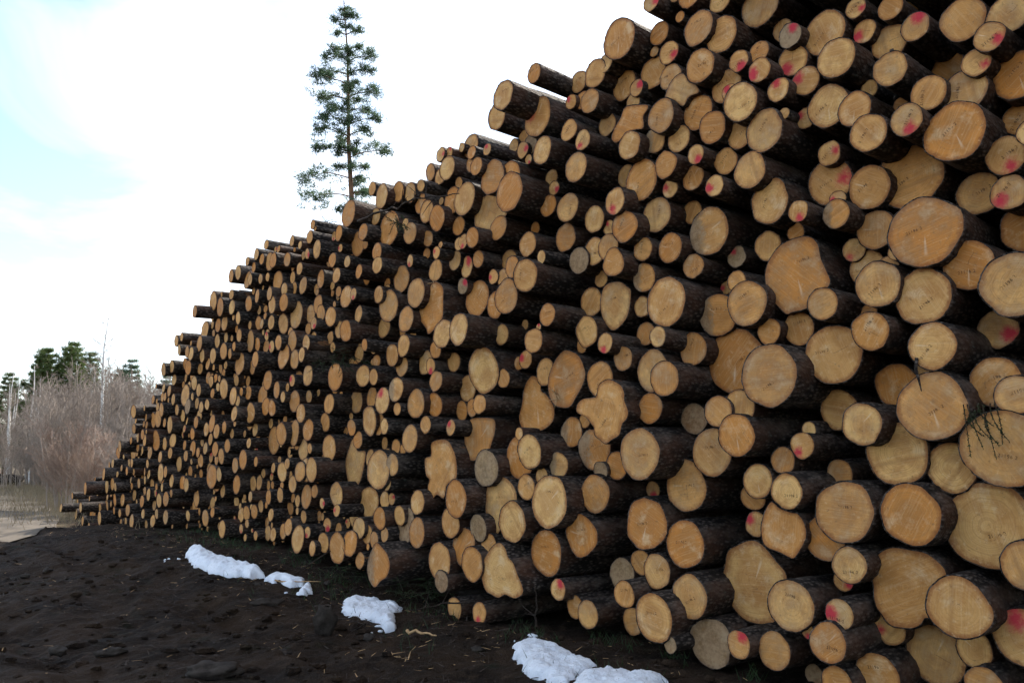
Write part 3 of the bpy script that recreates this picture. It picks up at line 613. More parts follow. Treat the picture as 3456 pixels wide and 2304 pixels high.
(-2.08,11.11,2.29,0.162,0,None,None,None,'medium log, second to the upper right of the tall pale oval'),
(-2.14,10.55,3.16,0.148,0,None,None,None,'medium log, to the right of the long pinkish oval'),
(2.28,6.16,4.18,0.085,0,140,None,None,'thin log painted red upper left, nearest to the right of the smooth stamped log'),
(0.14,8.59,2.57,0.101,0,160,None,None,'small log painted red left, to the right of the chipped oval log'),
(-0.34,8.66,2.11,0.104,0,None,None,None,'small log, below the chipped oval log'),
(-0.02,8.40,4.50,0.152,0,None,None,None,'medium log partly hidden, nearest to the lower left of the blushed orange log'),
(2.22,6.41,5.04,0.094,0,None,None,None,'small log partly hidden, second to the left of the upper pale log'),
(-9.04,17.84,0.87,0.140,0,None,None,None,"log with sunlit bark along its top at the pile's far left foot"),
(-3.35,12.09,3.01,0.187,0,None,None,None,None),
(1.33,7.96,1.26,0.086,0,280,None,None,None),
(-3.64,12.78,1.80,0.218,0,None,None,None,None),
(-2.18,10.73,3.64,0.151,0,None,None,None,None),
(-0.67,9.48,2.64,0.118,0,None,None,None,None),
(-1.32,9.87,2.64,0.137,0,None,None,None,None),
(-1.40,9.82,1.47,0.134,1,None,None,None,None),
(-1.65,10.58,3.22,0.156,0,None,None,None,None),
(-3.31,11.97,1.88,0.168,0,None,None,None,None),
(-0.62,9.35,4.21,0.116,0,None,None,None,None),
(1.15,7.30,4.95,0.084,0,20,None,None,None),
(2.67,5.90,4.30,0.068,0,None,None,None,None),
(-2.78,11.37,1.92,0.153,0,None,None,None,None),
(-0.09,8.69,2.38,0.102,0,None,None,None,None),
(-0.57,9.42,2.08,0.116,0,None,None,None,None),
(2.25,6.41,3.34,0.077,0,None,None,None,None),
(-1.87,10.35,0.70,0.137,0,None,None,None,None),
(1.10,7.72,4.25,0.117,0,None,None,None,None),
(-4.88,13.66,1.23,0.203,0,None,None,None,None),
(-0.39,8.68,4.69,0.105,0,None,None,None,None),
(-0.65,9.26,3.78,0.117,0,None,None,None,None),
(-1.30,9.77,0.89,0.119,0,None,None,None,None),
(-3.15,12.03,2.35,0.166,0,None,None,None,None),
(-2.80,11.34,2.66,0.150,0,None,None,None,None),
(-1.44,10.16,4.88,0.138,0,None,None,None,None),
(0.87,7.96,3.29,0.089,0,None,None,None,None),
(-1.27,10.00,4.82,0.128,0,None,None,None,None),
(-2.41,10.88,3.40,0.140,0,None,None,None,None),
(0.11,8.38,4.76,0.095,0,0,None,None,None),
(-4.19,13.17,3.38,0.184,0,None,None,None,None),
(-3.45,12.37,3.54,0.165,0,None,None,None,None),
(-0.37,8.85,3.70,0.099,0,None,None,None,None),
(-2.45,11.12,2.26,0.138,0,None,None,None,None),
(-2.92,11.71,1.65,0.157,0,None,None,None,None),
(2.40,6.19,0.69,0.079,0,330,None,None,None),
(-0.49,9.48,5.22,0.151,0,None,None,None,None),
(-0.24,8.69,0.68,0.118,0,None,None,None,None),
(-2.87,11.37,1.36,0.142,0,None,None,None,None),
(0.83,7.88,1.44,0.091,2,None,None,None,None),
(-0.97,9.34,1.92,0.102,0,None,None,None,None),
(2.43,6.00,3.48,0.068,0,180,None,None,None),
(-4.38,13.28,3.03,0.189,0,None,None,None,None),
(1.26,6.88,0.09,0.068,2,None,None,None,None),
(-1.03,10.08,5.11,0.114,0,None,None,None,None),
(-0.44,9.15,2.10,0.106,0,None,None,None,None),
(-2.53,11.28,2.02,0.131,0,None,None,None,None),
(-3.20,11.97,3.22,0.156,0,None,None,None,None),
(-2.46,11.08,0.45,0.133,0,None,None,None,None),
(-0.67,9.11,1.88,0.092,0,130,None,None,None),
(-0.56,9.24,3.48,0.096,2,40,None,None,None),
(-3.13,11.87,2.94,0.147,0,None,None,None,None),
(-3.74,12.67,2.71,0.156,0,None,None,None,None),
(-2.69,11.45,4.03,0.136,0,None,None,None,None),
(2.87,5.83,4.14,0.067,0,None,None,None,None),
(-1.67,10.21,3.57,0.113,0,None,None,None,None),
(-3.28,11.98,1.34,0.146,0,None,None,None,None),
(-2.91,11.46,2.15,0.134,0,None,None,None,None),
(-0.03,8.87,3.68,0.129,0,None,None,None,None),
(-1.70,10.20,4.11,0.122,0,None,None,None,None),
(-4.80,13.80,2.67,0.178,0,None,None,None,None),
(-0.94,9.53,2.60,0.101,0,270,None,None,None),
(0.41,8.36,4.45,0.095,0,None,None,None,None),
(-0.88,9.48,2.79,0.111,0,None,None,None,None),
(-1.98,10.56,3.38,0.117,0,None,None,None,None),
(0.58,7.79,5.03,0.077,0,130,None,None,None),
(-4.10,12.77,1.51,0.155,0,None,None,None,None),
(-1.91,10.35,4.41,0.116,0,None,None,None,None),
(-1.70,10.14,2.53,0.107,0,None,None,None,None),
(-4.03,12.82,2.22,0.165,0,None,None,None,None),
(-2.71,11.25,4.41,0.131,0,None,None,None,None),
(-3.63,12.62,4.25,0.162,0,None,None,None,None),
(-1.67,10.06,3.91,0.109,0,None,None,None,None),
(-1.96,10.62,1.77,0.111,0,None,None,None,None),
(-2.08,11.22,2.94,0.123,0,None,None,None,None),
(-0.20,8.65,3.46,0.083,0,180,None,None,None),
(-1.58,10.47,1.03,0.109,0,None,None,None,None),
(2.22,6.24,1.78,0.059,0,None,None,None,None),
(-5.88,14.93,2.64,0.202,0,None,None,None,None),
(-1.52,9.92,1.92,0.101,0,None,None,None,None),
(2.70,5.83,2.93,0.078,0,None,None,None,None),
(0.43,8.24,4.30,0.078,0,330,None,None,None),
(-4.31,13.17,1.12,0.156,0,None,None,None,None),
(-1.13,9.94,4.66,0.135,0,None,None,None,None),
(-2.93,11.91,3.61,0.141,0,None,None,None,None),
(-3.09,12.05,4.06,0.136,0,None,None,None,None),
(-1.84,10.30,0.32,0.102,0,None,None,None,None),
(-1.78,10.51,4.66,0.118,0,None,None,None,None),
(-2.75,11.59,3.69,0.145,0,None,None,None,None),
(-3.89,12.94,2.48,0.183,0,None,None,None,None),
(-2.06,10.70,1.93,0.109,0,None,None,None,None),
(0.19,8.36,4.81,0.108,2,None,None,None,None),
(-3.39,12.13,3.82,0.136,0,None,None,None,None),
(-1.01,9.69,4.15,0.101,0,None,None,None,None),
(-4.91,13.76,4.04,0.167,0,None,None,None,None),
(0.93,7.76,3.75,0.076,0,110,None,None,None),
(-0.86,9.59,5.16,0.095,0,350,None,None,None),
(-5.17,14.14,4.21,0.177,0,None,None,None,None),
(1.78,6.47,4.53,0.074,0,120,None,None,None),
(-3.51,12.36,2.54,0.133,0,None,None,None,None),
(-4.46,13.27,2.51,0.151,0,None,None,None,None),
(-2.35,10.96,4.56,0.115,0,None,None,None,None),
(-3.04,11.65,1.18,0.120,0,None,None,None,None),
(-3.11,11.77,0.59,0.120,0,None,None,None,None),
(-3.76,12.69,2.31,0.140,0,None,None,None,None),
(-0.86,9.57,4.88,0.108,0,None,None,None,None),
(-5.03,13.97,2.10,0.158,0,None,None,None,None),
(-6.70,15.73,1.84,0.199,0,None,None,None,None),
(-2.34,10.84,3.95,0.109,0,None,None,None,None),
(-3.57,12.36,2.27,0.129,0,None,None,None,None),
(-4.54,13.27,0.43,0.144,0,None,None,None,None),
(0.29,8.05,3.53,0.072,0,None,None,None,None),
(-0.59,9.00,3.91,0.081,0,None,None,None,None),
(2.89,5.80,2.19,0.068,0,None,None,None,None),
(2.60,5.97,2.62,0.066,0,None,None,None,None),
(-1.63,10.03,0.59,0.104,0,None,None,None,None),
(-0.45,8.83,4.90,0.080,0,None,None,None,None),
(-2.65,11.35,3.53,0.120,0,None,None,None,None),
(0.29,8.25,1.38,0.089,0,None,None,None,None),
(-1.40,10.09,1.68,0.095,0,None,None,None,None),
(-2.28,10.82,3.22,0.124,0,None,None,None,None),
(-6.50,15.54,1.25,0.182,0,None,None,None,None),
(0.07,8.46,1.80,0.067,0,None,None,None,None),
(0.89,7.47,5.28,0.098,0,None,None,None,None),
(-2.62,11.15,0.37,0.104,0,None,None,None,None),
(-4.70,13.42,3.25,0.145,0,None,None,None,None),
(0.02,8.96,5.03,0.082,0,None,None,None,None),
(-3.62,12.33,3.82,0.138,0,None,None,None,None),
(-1.98,10.51,3.93,0.098,0,None,None,None,None),
(1.89,7.20,3.05,0.064,0,180,None,None,None),
(-3.91,12.56,3.02,0.128,0,None,None,None,None),
(-0.10,8.55,3.43,0.095,0,None,None,None,None),
(-2.86,11.20,2.93,0.107,0,None,None,None,None),
(-1.76,10.30,0.63,0.121,0,None,None,None,None),
(-1.48,9.84,0.67,0.091,0,None,None,None,None),
(-3.34,12.14,1.01,0.114,0,None,None,None,None),
(-3.66,12.43,4.53,0.125,0,None,None,None,None),
(0.07,8.77,2.55,0.077,0,None,None,None,None),
(-5.15,14.21,0.53,0.146,0,None,None,None,None),
(-2.42,10.93,4.18,0.102,0,None,None,None,None),
(-3.44,12.11,3.22,0.116,0,None,None,None,None),
(-2.80,11.19,3.09,0.114,0,None,None,None,None),
(-1.79,10.62,1.53,0.130,0,None,None,None,None),
(-1.93,11.07,5.22,0.100,0,None,None,None,None),
(-5.39,14.41,0.84,0.153,0,None,None,None,None),
(0.25,8.76,4.02,0.072,0,None,None,None,None),
(0.69,7.75,5.03,0.095,0,None,None,None,None),
(-4.24,13.16,3.99,0.131,0,None,None,None,None),
(-5.60,14.97,3.83,0.167,0,None,None,None,None),
(0.13,8.90,5.11,0.081,0,None,None,None,None),
(-0.86,9.21,3.86,0.076,0,150,None,None,None),
(2.71,5.71,3.01,0.068,0,None,None,None,None),
(-4.02,13.07,1.14,0.123,0,None,None,None,None),
(-6.26,15.25,2.12,0.162,0,None,None,None,None),
(-4.62,13.31,1.56,0.130,0,None,None,None,None),
(-4.31,13.27,4.40,0.150,0,None,None,None,None),
(-1.35,9.77,2.12,0.078,0,None,None,None,None),
(2.08,6.05,0.36,0.051,0,270,None,None,None),
(-2.78,11.32,1.38,0.165,0,None,None,None,None),
(-1.23,9.79,3.90,0.080,0,240,None,None,None),
(1.13,7.38,4.85,0.085,0,None,None,None,None),
(-0.27,8.63,4.86,0.069,0,110,None,None,None),
(-3.88,12.91,1.16,0.121,0,None,None,None,None),
(-3.71,12.63,3.60,0.118,0,None,None,None,None),
(-4.27,12.94,1.42,0.122,0,None,None,None,None),
(-1.61,10.57,1.73,0.084,0,None,None,None,None),
(-4.30,12.88,2.21,0.122,0,None,None,None,None),
(0.68,8.03,2.64,0.077,0,None,None,None,None),
(-5.01,13.81,3.22,0.137,0,None,None,None,None),
(-4.62,13.49,3.99,0.130,0,None,None,None,None),
(-3.36,12.13,4.47,0.111,0,None,None,None,None),
(-3.57,12.36,0.97,0.108,0,None,None,None,None),
(-3.23,12.31,0.82,0.112,0,None,None,None,None),
(-2.49,11.40,0.65,0.098,0,300,None,None,None),
(-6.68,15.71,2.25,0.167,0,None,None,None,None),
(-3.79,12.69,4.57,0.151,0,None,None,None,None),
(-2.65,11.30,1.10,0.092,0,None,None,None,None),
(-3.90,12.79,0.73,0.112,0,None,None,None,None),
(-3.28,12.15,0.50,0.117,0,None,None,None,None),
(-1.45,10.16,1.06,0.076,0,30,None,None,None),
(-1.08,9.49,4.74,0.075,0,None,None,None,None),
(-1.79,10.90,2.81,0.088,0,None,None,None,None),
(-4.14,13.18,0.68,0.119,0,None,None,None,None),
(-4.51,13.39,4.55,0.126,0,None,None,None,None),
(-3.46,12.28,0.44,0.103,0,None,None,None,None),
(-3.63,12.61,0.43,0.114,0,None,None,None,None),
(-2.49,11.26,3.17,0.095,0,None,None,None,None),
(-4.86,13.86,3.78,0.134,0,None,None,None,None),
(0.71,8.15,1.92,0.077,0,None,None,None,None),
(-4.83,13.64,1.96,0.125,0,None,None,None,None),
(-4.80,13.53,1.67,0.124,0,None,None,None,None),
(-5.49,14.45,3.51,0.148,0,None,None,None,None),
(-2.89,11.55,4.66,0.098,0,None,None,None,None),
(-3.68,12.38,4.00,0.108,0,None,None,None,None),
(-1.77,9.87,2.89,0.076,0,None,None,None,None),
(-6.06,15.27,1.41,0.149,0,None,None,None,None),
(-4.28,13.36,0.64,0.121,0,None,None,None,None),
(-2.91,11.89,2.41,0.095,0,None,None,None,None),
(-4.67,13.39,1.27,0.118,0,None,None,None,None),
(-3.99,12.78,4.04,0.112,0,None,None,None,None),
(-5.66,14.84,1.69,0.145,0,None,None,None,None),
(-2.03,10.44,3.62,0.081,0,270,None,None,None),
(-2.21,10.65,0.89,0.080,0,180,None,None,None),
(-5.11,14.26,3.53,0.128,0,None,None,None,None),
(2.10,6.12,4.20,0.047,0,180,None,None,None),
(-5.71,14.63,2.42,0.135,2,None,None,None,None),
(-3.99,12.96,1.97,0.111,0,None,None,None,None),
(-5.90,15.05,3.15,0.139,0,None,None,None,None),
(-4.02,12.99,3.31,0.113,0,None,None,None,None),
(-3.03,11.59,4.21,0.095,0,None,None,None,None),
(-2.90,11.77,0.73,0.092,0,None,None,None,None),
(-0.62,9.33,4.72,0.070,0,None,None,None,None),
(0.14,8.87,2.98,0.059,0,None,None,None,None),
(-3.50,12.27,0.72,0.096,0,None,None,None,None),
(-2.74,11.32,3.38,0.088,0,300,None,None,None),
(-1.33,10.05,4.43,0.075,0,None,None,None,None),
(-3.02,11.88,0.94,0.090,0,None,None,None,None),
(-6.16,15.01,0.80,0.135,0,None,None,None,None),
(-1.48,9.97,1.25,0.090,0,160,None,None,None),
(-1.04,9.88,4.01,0.074,0,None,None,None,None),
(-5.05,14.09,3.78,0.123,0,None,None,None,None),
(-4.41,13.28,3.49,0.111,0,None,None,None,None),
(-5.23,14.27,2.01,0.122,0,None,None,None,None),
(-3.27,12.25,4.06,0.100,0,None,None,None,None),
(-3.10,11.67,2.62,0.090,0,150,None,None,None),
(-4.49,13.19,1.72,0.109,0,None,None,None,None),
(-4.16,13.08,2.55,0.113,0,None,None,None,None),
(-2.16,10.64,4.09,0.079,0,None,None,None,None),
(-6.25,15.40,1.84,0.136,0,None,None,None,None),
(-4.75,13.76,4.57,0.116,0,None,None,None,None),
(-5.65,14.72,2.84,0.127,0,None,None,None,None),
(-6.13,14.97,0.49,0.130,0,None,None,None,None),
(-5.55,14.34,1.07,0.122,0,None,None,None,None),
(-3.77,12.67,0.82,0.100,0,None,None,None,None),
(-1.63,10.65,3.80,0.079,0,None,None,None,None),
(0.17,8.33,4.64,0.054,0,290,None,None,None),
(-2.97,11.96,3.40,0.089,0,None,None,None,None),
(-3.68,12.60,3.22,0.098,0,180,None,None,None),
(-6.38,15.25,0.76,0.133,0,None,None,None,None),
(-6.48,15.37,2.40,0.136,0,None,None,None,None),
(-1.63,10.18,1.96,0.140,0,None,None,None,None),
(-4.45,13.31,3.78,0.108,0,None,None,None,None),
(-3.34,12.60,1.62,0.092,0,None,None,None,None),
(-5.41,14.39,3.29,0.125,0,None,None,None,None),
(-4.66,13.50,2.02,0.107,0,None,None,None,None),
(-7.01,16.28,2.25,0.154,0,None,None,None,None),
(-0.45,8.86,4.78,0.097,0,None,None,None,None),
(-5.90,15.07,1.08,0.137,0,None,None,None,None),
(-5.65,14.50,3.34,0.126,0,None,None,None,None),
(-3.85,12.89,3.26,0.104,0,None,None,None,None),
(-2.38,11.19,3.80,0.079,0,None,None,None,None),
(-5.35,14.40,1.48,0.118,0,None,None,None,None),
(-4.04,13.08,3.66,0.114,0,None,None,None,None),
(-4.68,13.63,1.00,0.107,0,None,None,None,None),
(-7.31,16.27,0.31,0.142,0,None,None,None,None),
(-3.43,12.28,4.05,0.100,0,None,None,None,None),
(-0.54,8.94,3.92,0.087,0,250,None,None,None),
(-6.16,15.22,1.11,0.124,0,None,None,None,None),
(-5.39,14.26,2.68,0.114,0,None,None,None,None),
(-2.47,10.98,0.96,0.073,0,0,None,None,None),
(-3.35,12.13,2.42,0.086,0,None,None,None,None),
(-6.46,15.55,1.78,0.128,0,None,None,None,None),
(-0.75,9.51,5.15,0.072,0,60,None,None,None),
(-3.21,11.80,4.67,0.086,0,None,None,None,None),
(-4.07,12.91,4.74,0.097,0,None,None,None,None),
(-4.19,13.02,4.36,0.098,0,None,None,None,None),
(-4.56,13.69,2.80,0.101,0,None,None,None,None),
(-2.44,11.20,3.03,0.074,0,None,None,None,None),
(-6.55,15.53,3.16,0.128,0,None,None,None,None),
(-2.32,11.33,0.60,0.089,0,None,None,None,None),
(-2.73,11.31,0.56,0.078,0,240,None,None,None),
(-5.48,14.45,2.14,0.111,0,None,None,None,None),
(-2.89,11.44,4.39,0.079,0,330,None,None,None),
(-3.14,11.71,1.46,0.078,0,None,None,None,None),
(-4.13,13.14,2.96,0.122,0,None,None,None,None),
(-8.64,17.72,0.26,0.154,0,None,None,None,None),
(-3.95,12.81,4.64,0.093,0,None,None,None,None),
(-0.60,9.49,5.21,0.058,0,None,None,None,None),
(-5.45,14.06,4.02,0.110,0,None,None,None,None),
(-5.11,14.16,1.84,0.104,0,None,None,None,None),
(-2.76,11.41,1.67,0.073,0,None,None,None,None),
(-5.24,14.30,1.69,0.105,0,None,None,None,None),
(-7.47,16.42,2.42,0.136,0,None,None,None,None),
(-6.90,16.00,0.83,0.126,0,None,None,None,None),
(-5.30,14.17,2.38,0.104,0,None,None,None,None),
(-5.08,14.32,0.77,0.104,0,None,None,None,None),
(-2.68,11.77,0.74,0.075,0,None,None,None,None),
(-5.98,15.12,2.28,0.120,0,None,None,None,None),
(-5.57,14.55,1.94,0.107,0,None,None,None,None),
(-3.93,12.66,0.96,0.084,0,None,None,None,None),
(-5.19,14.27,2.83,0.106,0,None,None,None,None),
(-2.19,11.29,0.68,0.068,0,150,None,None,None),
(-6.74,15.88,0.35,0.120,0,None,None,None,None),
(-5.28,14.33,3.14,0.106,0,None,None,None,None),
(-5.77,14.63,3.39,0.109,0,None,None,None,None),
(-3.55,12.48,1.39,0.080,0,None,None,None,None),
(-6.36,15.44,3.21,0.123,0,None,None,None,None),
(-2.87,11.97,3.99,0.082,0,None,None,None,None),
(-5.50,14.50,2.47,0.102,0,None,None,None,None),
(-4.54,13.26,3.19,0.090,0,None,None,None,None),
(-3.84,12.57,1.48,0.080,0,None,None,None,None),
(-4.34,13.61,2.78,0.092,0,None,None,None,None),
(-8.29,17.61,0.64,0.138,0,None,None,None,None),
(-4.91,14.11,3.57,0.096,0,None,None,None,None),
(-2.75,11.14,4.73,0.070,0,None,None,None,None),
(-8.57,17.81,0.91,0.145,0,None,None,None,None),
(-4.03,12.80,1.76,0.082,0,None,None,None,None),
(-7.03,16.26,1.61,0.124,0,None,None,None,None),
(-4.35,13.70,0.83,0.087,0,None,None,None,None),
(-3.97,12.85,4.33,0.085,0,None,None,None,None),
(-6.28,15.39,2.59,0.114,0,None,None,None,None),
(-5.80,15.14,1.28,0.110,0,None,None,None,None),
(-8.05,17.44,0.65,0.132,0,None,None,None,None),
(-4.12,12.96,4.54,0.085,0,None,None,None,None),
(-5.08,13.84,2.41,0.093,0,None,None,None,None),
(-6.25,15.31,1.61,0.108,0,None,None,None,None),
(-6.20,15.19,3.66,0.109,0,None,None,None,None),
(-7.12,16.24,0.69,0.118,0,None,None,None,None),
(-3.72,12.86,2.06,0.079,0,None,None,None,None),
(-6.31,15.29,1.27,0.107,0,None,None,None,None),
(-7.98,17.02,1.74,0.130,0,None,None,None,None),
(-5.65,14.97,3.12,0.102,0,None,None,None,None),
(-6.48,15.43,1.54,0.109,0,None,None,None,None),
(-8.37,17.63,0.97,0.134,0,None,None,None,None),
(-5.59,14.59,0.54,0.097,0,None,None,None,None),
(-5.79,14.87,1.56,0.100,0,None,None,None,None),
(-7.49,16.47,0.51,0.120,0,None,None,None,None),
(-3.90,12.78,3.60,0.079,0,None,None,None,None),
(-4.79,13.52,0.67,0.086,0,None,None,None,None),
(-3.86,12.72,4.85,0.080,0,None,None,None,None),
(-5.13,14.28,1.53,0.091,0,90,None,None,None),
(-1.95,10.76,4.35,0.064,0,None,None,None,None),
(-8.60,17.70,1.17,0.135,0,None,None,None,None),
(-3.71,12.82,1.12,0.078,0,None,None,None,None),
(-6.12,15.19,2.39,0.103,0,None,None,None,None),
(-6.34,15.53,2.97,0.107,0,None,None,None,None),
(-6.43,15.55,2.76,0.111,0,None,None,None,None),
(-0.85,9.65,4.60,0.051,0,None,None,None,None),
(-4.99,14.15,3.05,0.096,0,None,None,None,None),
(-5.35,14.58,2.92,0.108,0,None,None,None,None),
(-6.02,14.90,3.46,0.102,0,None,None,None,None),
(-5.42,14.45,1.62,0.092,0,None,None,None,None),
(-1.30,9.98,1.65,0.065,0,None,None,None,None),
(-2.33,10.99,4.36,0.061,0,180,None,None,None),
(-2.51,11.39,3.92,0.063,0,None,None,None,None),
(-3.82,12.64,0.39,0.072,0,None,None,None,None),
(-4.60,13.38,4.18,0.084,0,None,None,None,None),
(-3.14,12.09,0.97,0.066,0,None,None,None,None),
(-6.08,15.36,3.25,0.114,0,None,None,None,None),
(-5.07,14.04,2.61,0.086,0,None,None,None,None),
(-4.34,13.14,2.42,0.089,0,None,None,None,None),
(-3.32,12.25,2.57,0.068,0,None,None,None,None),
(-4.81,13.65,1.52,0.112,0,None,None,None,None),
(-3.80,12.84,1.30,0.074,0,None,None,None,None),
(-2.47,11.23,4.59,0.067,0,250,None,None,None),
(-5.43,14.46,2.25,0.115,0,None,None,None,None),
(-6.79,16.03,0.63,0.103,0,None,None,None,None),
(-4.06,13.14,3.88,0.078,0,None,None,None,None),
(-4.52,13.47,1.92,0.082,0,None,None,None,None),
(-3.12,12.13,4.53,0.069,0,None,None,None,None),
(-5.93,15.15,1.75,0.092,0,None,None,None,None),
(-3.79,12.69,3.39,0.071,0,90,None,None,None),
(-3.82,12.72,4.33,0.072,0,None,None,None,None),
(-7.04,15.91,1.96,0.103,0,None,None,None,None),
(-4.02,12.84,0.55,0.070,0,None,None,None,None),
(-6.96,15.83,1.85,0.116,0,None,None,None,None),
(-4.46,13.20,3.30,0.078,0,None,None,None,None),
(-4.12,12.89,0.47,0.070,0,270,None,None,None),
(-4.25,13.30,3.66,0.074,0,None,None,None,None),
(-7.51,16.57,2.09,0.107,0,None,None,None,None),
(-4.29,13.14,2.57,0.073,0,None,None,None,None),
(-6.44,15.32,0.52,0.093,0,None,None,None,None),
(-3.04,11.61,4.56,0.062,0,None,None,None,None),
(-4.24,13.01,4.65,0.074,0,None,None,None,None),
(-5.56,15.02,1.24,0.087,0,None,None,None,None),
(-7.37,16.62,1.02,0.102,0,None,None,None,None),
(-4.96,13.98,2.71,0.077,0,None,None,None,None),
(-3.29,12.20,3.37,0.091,0,None,None,None,None),
(-3.02,11.88,0.80,0.057,0,None,None,None,None),
(-6.48,15.54,2.17,0.092,0,None,None,None,None),
(-5.42,14.84,3.91,0.083,0,None,None,None,None),
(-5.81,14.90,2.78,0.110,0,None,None,None,None),
(-7.01,16.23,0.25,0.094,0,None,None,None,None),
(-7.98,17.48,0.19,0.112,0,None,None,None,None),
(-7.00,16.04,0.47,0.093,0,None,None,None,None),
(-3.62,12.72,1.13,0.062,0,None,None,None,None),
(-8.65,18.39,1.61,0.129,0,None,None,None,None),
(-3.66,12.80,1.25,0.062,0,90,None,None,None),
(-6.71,15.93,2.67,0.094,0,None,None,None,None),
(0.26,8.05,2.83,0.036,0,90,None,None,None),
(-1.72,10.14,0.50,0.043,0,None,None,None,None),
(-7.41,16.54,1.91,0.097,0,None,None,None,None),
(-3.51,12.66,1.50,0.062,0,None,None,None,None),
(-6.04,15.03,3.71,0.084,0,None,None,None,None),
(-3.92,13.02,3.88,0.065,0,None,None,None,None),
(-5.08,14.18,2.88,0.079,0,None,None,None,None),
(-8.79,18.34,0.48,0.112,0,None,None,None,None),
(-6.91,15.90,1.41,0.088,0,None,None,None,None),
(-2.59,11.69,0.77,0.050,0,0,None,None,None),
(-10.10,19.59,0.21,0.125,0,None,None,None,None),
(-0.81,9.17,3.94,0.041,0,None,None,None,None),
(-7.22,16.54,1.09,0.097,0,None,None,None,None),
(-2.17,11.23,2.10,0.049,0,None,None,None,None),
(-9.56,18.72,0.42,0.114,0,None,None,None,None),
(-4.78,13.78,3.06,0.068,0,None,None,None,None),
(-6.09,15.45,3.00,0.086,0,None,None,None,None),
(-7.43,16.39,1.42,0.091,0,None,None,None,None),
(-7.03,16.26,1.20,0.090,0,None,None,None,None),
(-6.36,15.30,0.99,0.080,0,None,None,None,None),
(-2.77,11.86,2.46,0.055,0,None,None,None,None),
(-6.54,15.64,2.66,0.083,0,None,None,None,None),
(-3.55,12.32,4.68,0.058,0,None,None,None,None),
(-6.66,15.85,2.84,0.085,0,None,None,None,None),
(-6.80,15.95,2.49,0.085,0,None,None,None,None),
(-4.63,13.80,3.67,0.069,0,None,None,None,None),
(-5.39,14.57,0.61,0.070,0,None,None,None,None),
(-4.11,13.07,0.32,0.059,0,None,None,None,None),
(-6.98,16.15,2.64,0.086,0,None,None,None,None),
(-7.15,16.35,1.25,0.086,0,None,None,None,None),
(-4.21,13.28,4.22,0.066,0,None,None,None,None),
(-8.50,17.86,1.39,0.099,0,None,None,None,None),
(-9.42,18.57,0.14,0.108,0,None,None,None,None),
(-6.04,14.93,0.90,0.074,0,None,None,None,None),
(-5.86,15.02,2.18,0.074,0,None,None,None,None),
(-2.37,10.91,3.57,0.048,0,None,None,None,None),
(-5.17,14.33,1.34,0.105,0,None,None,None,None),
(-5.88,14.97,2.04,0.073,0,0,None,None,None),
(-4.91,14.07,2.96,0.069,0,None,None,None,None),
(-7.82,17.05,1.25,0.090,0,None,None,None,None),
(-7.79,16.79,0.43,0.088,0,None,None,None,None),
(-5.62,14.59,2.59,0.072,0,None,None,None,None),
(-3.47,12.75,2.11,0.055,0,None,None,None,None),
(-3.13,11.88,1.30,0.058,0,None,None,None,None),
(-8.15,17.30,0.92,0.091,0,None,None,None,None),
(-3.88,12.87,3.74,0.056,0,None,None,None,None),
(-5.44,14.68,1.79,0.072,0,None,None,None,None),
(-7.48,16.94,1.67,0.085,0,None,None,None,None),
(-8.11,17.56,0.18,0.087,0,None,None,None,None),
(-6.73,15.91,0.86,0.074,0,0,None,None,None),
(-3.32,12.14,1.14,0.059,0,None,None,None,None),
(-4.97,14.05,2.86,0.061,0,None,None,None,None),
(-7.09,16.27,0.89,0.076,0,None,None,None,None),
(-7.19,16.36,2.30,0.077,0,None,None,None,None),
(-4.60,13.53,3.83,0.059,0,None,None,None,None),
(-7.61,17.02,1.71,0.080,0,None,None,None,None),
(-8.04,17.61,1.41,0.083,0,None,None,None,None),
(-7.20,16.43,2.16,0.077,0,None,None,None,None),
(-6.02,15.26,1.94,0.065,0,0,None,None,None),
(-10.40,19.48,0.36,0.102,0,None,None,None,None),
(-4.29,12.90,2.07,0.063,0,None,None,None,None),
(-8.32,17.67,0.42,0.082,0,None,None,None,None),
(-3.66,12.57,0.84,0.053,0,None,None,None,None),
(-7.76,17.02,1.86,0.080,0,None,None,None,None),
(-3.55,12.52,0.55,0.045,0,None,None,None,None),
(-5.14,14.23,3.07,0.057,0,None,None,None,None),
(-3.71,12.71,4.77,0.048,0,0,None,None,None),
(-7.89,17.41,1.05,0.076,0,None,None,None,None),
(-3.96,13.07,3.51,0.049,0,None,None,None,None),
(-6.60,15.63,0.99,0.064,0,None,None,None,None),
(-5.14,14.21,2.29,0.057,0,None,None,None,None),
(-7.30,16.53,2.18,0.068,0,None,None,None,None),
(-5.07,14.34,0.96,0.052,0,None,None,None,None),
(-9.10,18.22,0.05,0.079,0,None,None,None,None),
(-8.19,17.61,1.30,0.072,0,None,None,None,None),
(-5.56,14.54,1.46,0.053,0,None,None,None,None),
(-5.00,14.05,4.31,0.053,0,None,None,None,None),
(-7.66,17.01,1.23,0.070,0,None,None,None,None),
(-10.04,19.25,0.65,0.084,0,None,None,None,None),
(-5.81,15.30,0.32,0.055,0,0,None,None,None),
(-4.03,13.06,0.78,0.047,0,0,None,None,None),
(-9.02,18.80,0.64,0.077,0,None,None,None,None),
(-3.32,12.37,4.68,0.039,0,None,None,None,None),
(-6.43,15.54,2.59,0.055,0,None,None,None,None),
(-8.27,17.61,1.17,0.067,0,None,None,None,None),
(-8.63,18.17,0.53,0.069,0,None,None,None,None),
(-6.86,16.04,2.60,0.057,0,None,None,None,None),
(-5.82,14.92,3.58,0.051,0,None,None,None,None),
(-3.99,13.07,4.23,0.041,0,None,None,None,None),
(-7.21,16.31,2.48,0.058,0,None,None,None,None),
(-7.98,17.67,2.28,0.062,0,None,None,None,None),
(-5.52,14.98,0.34,0.045,0,None,None,None,None),
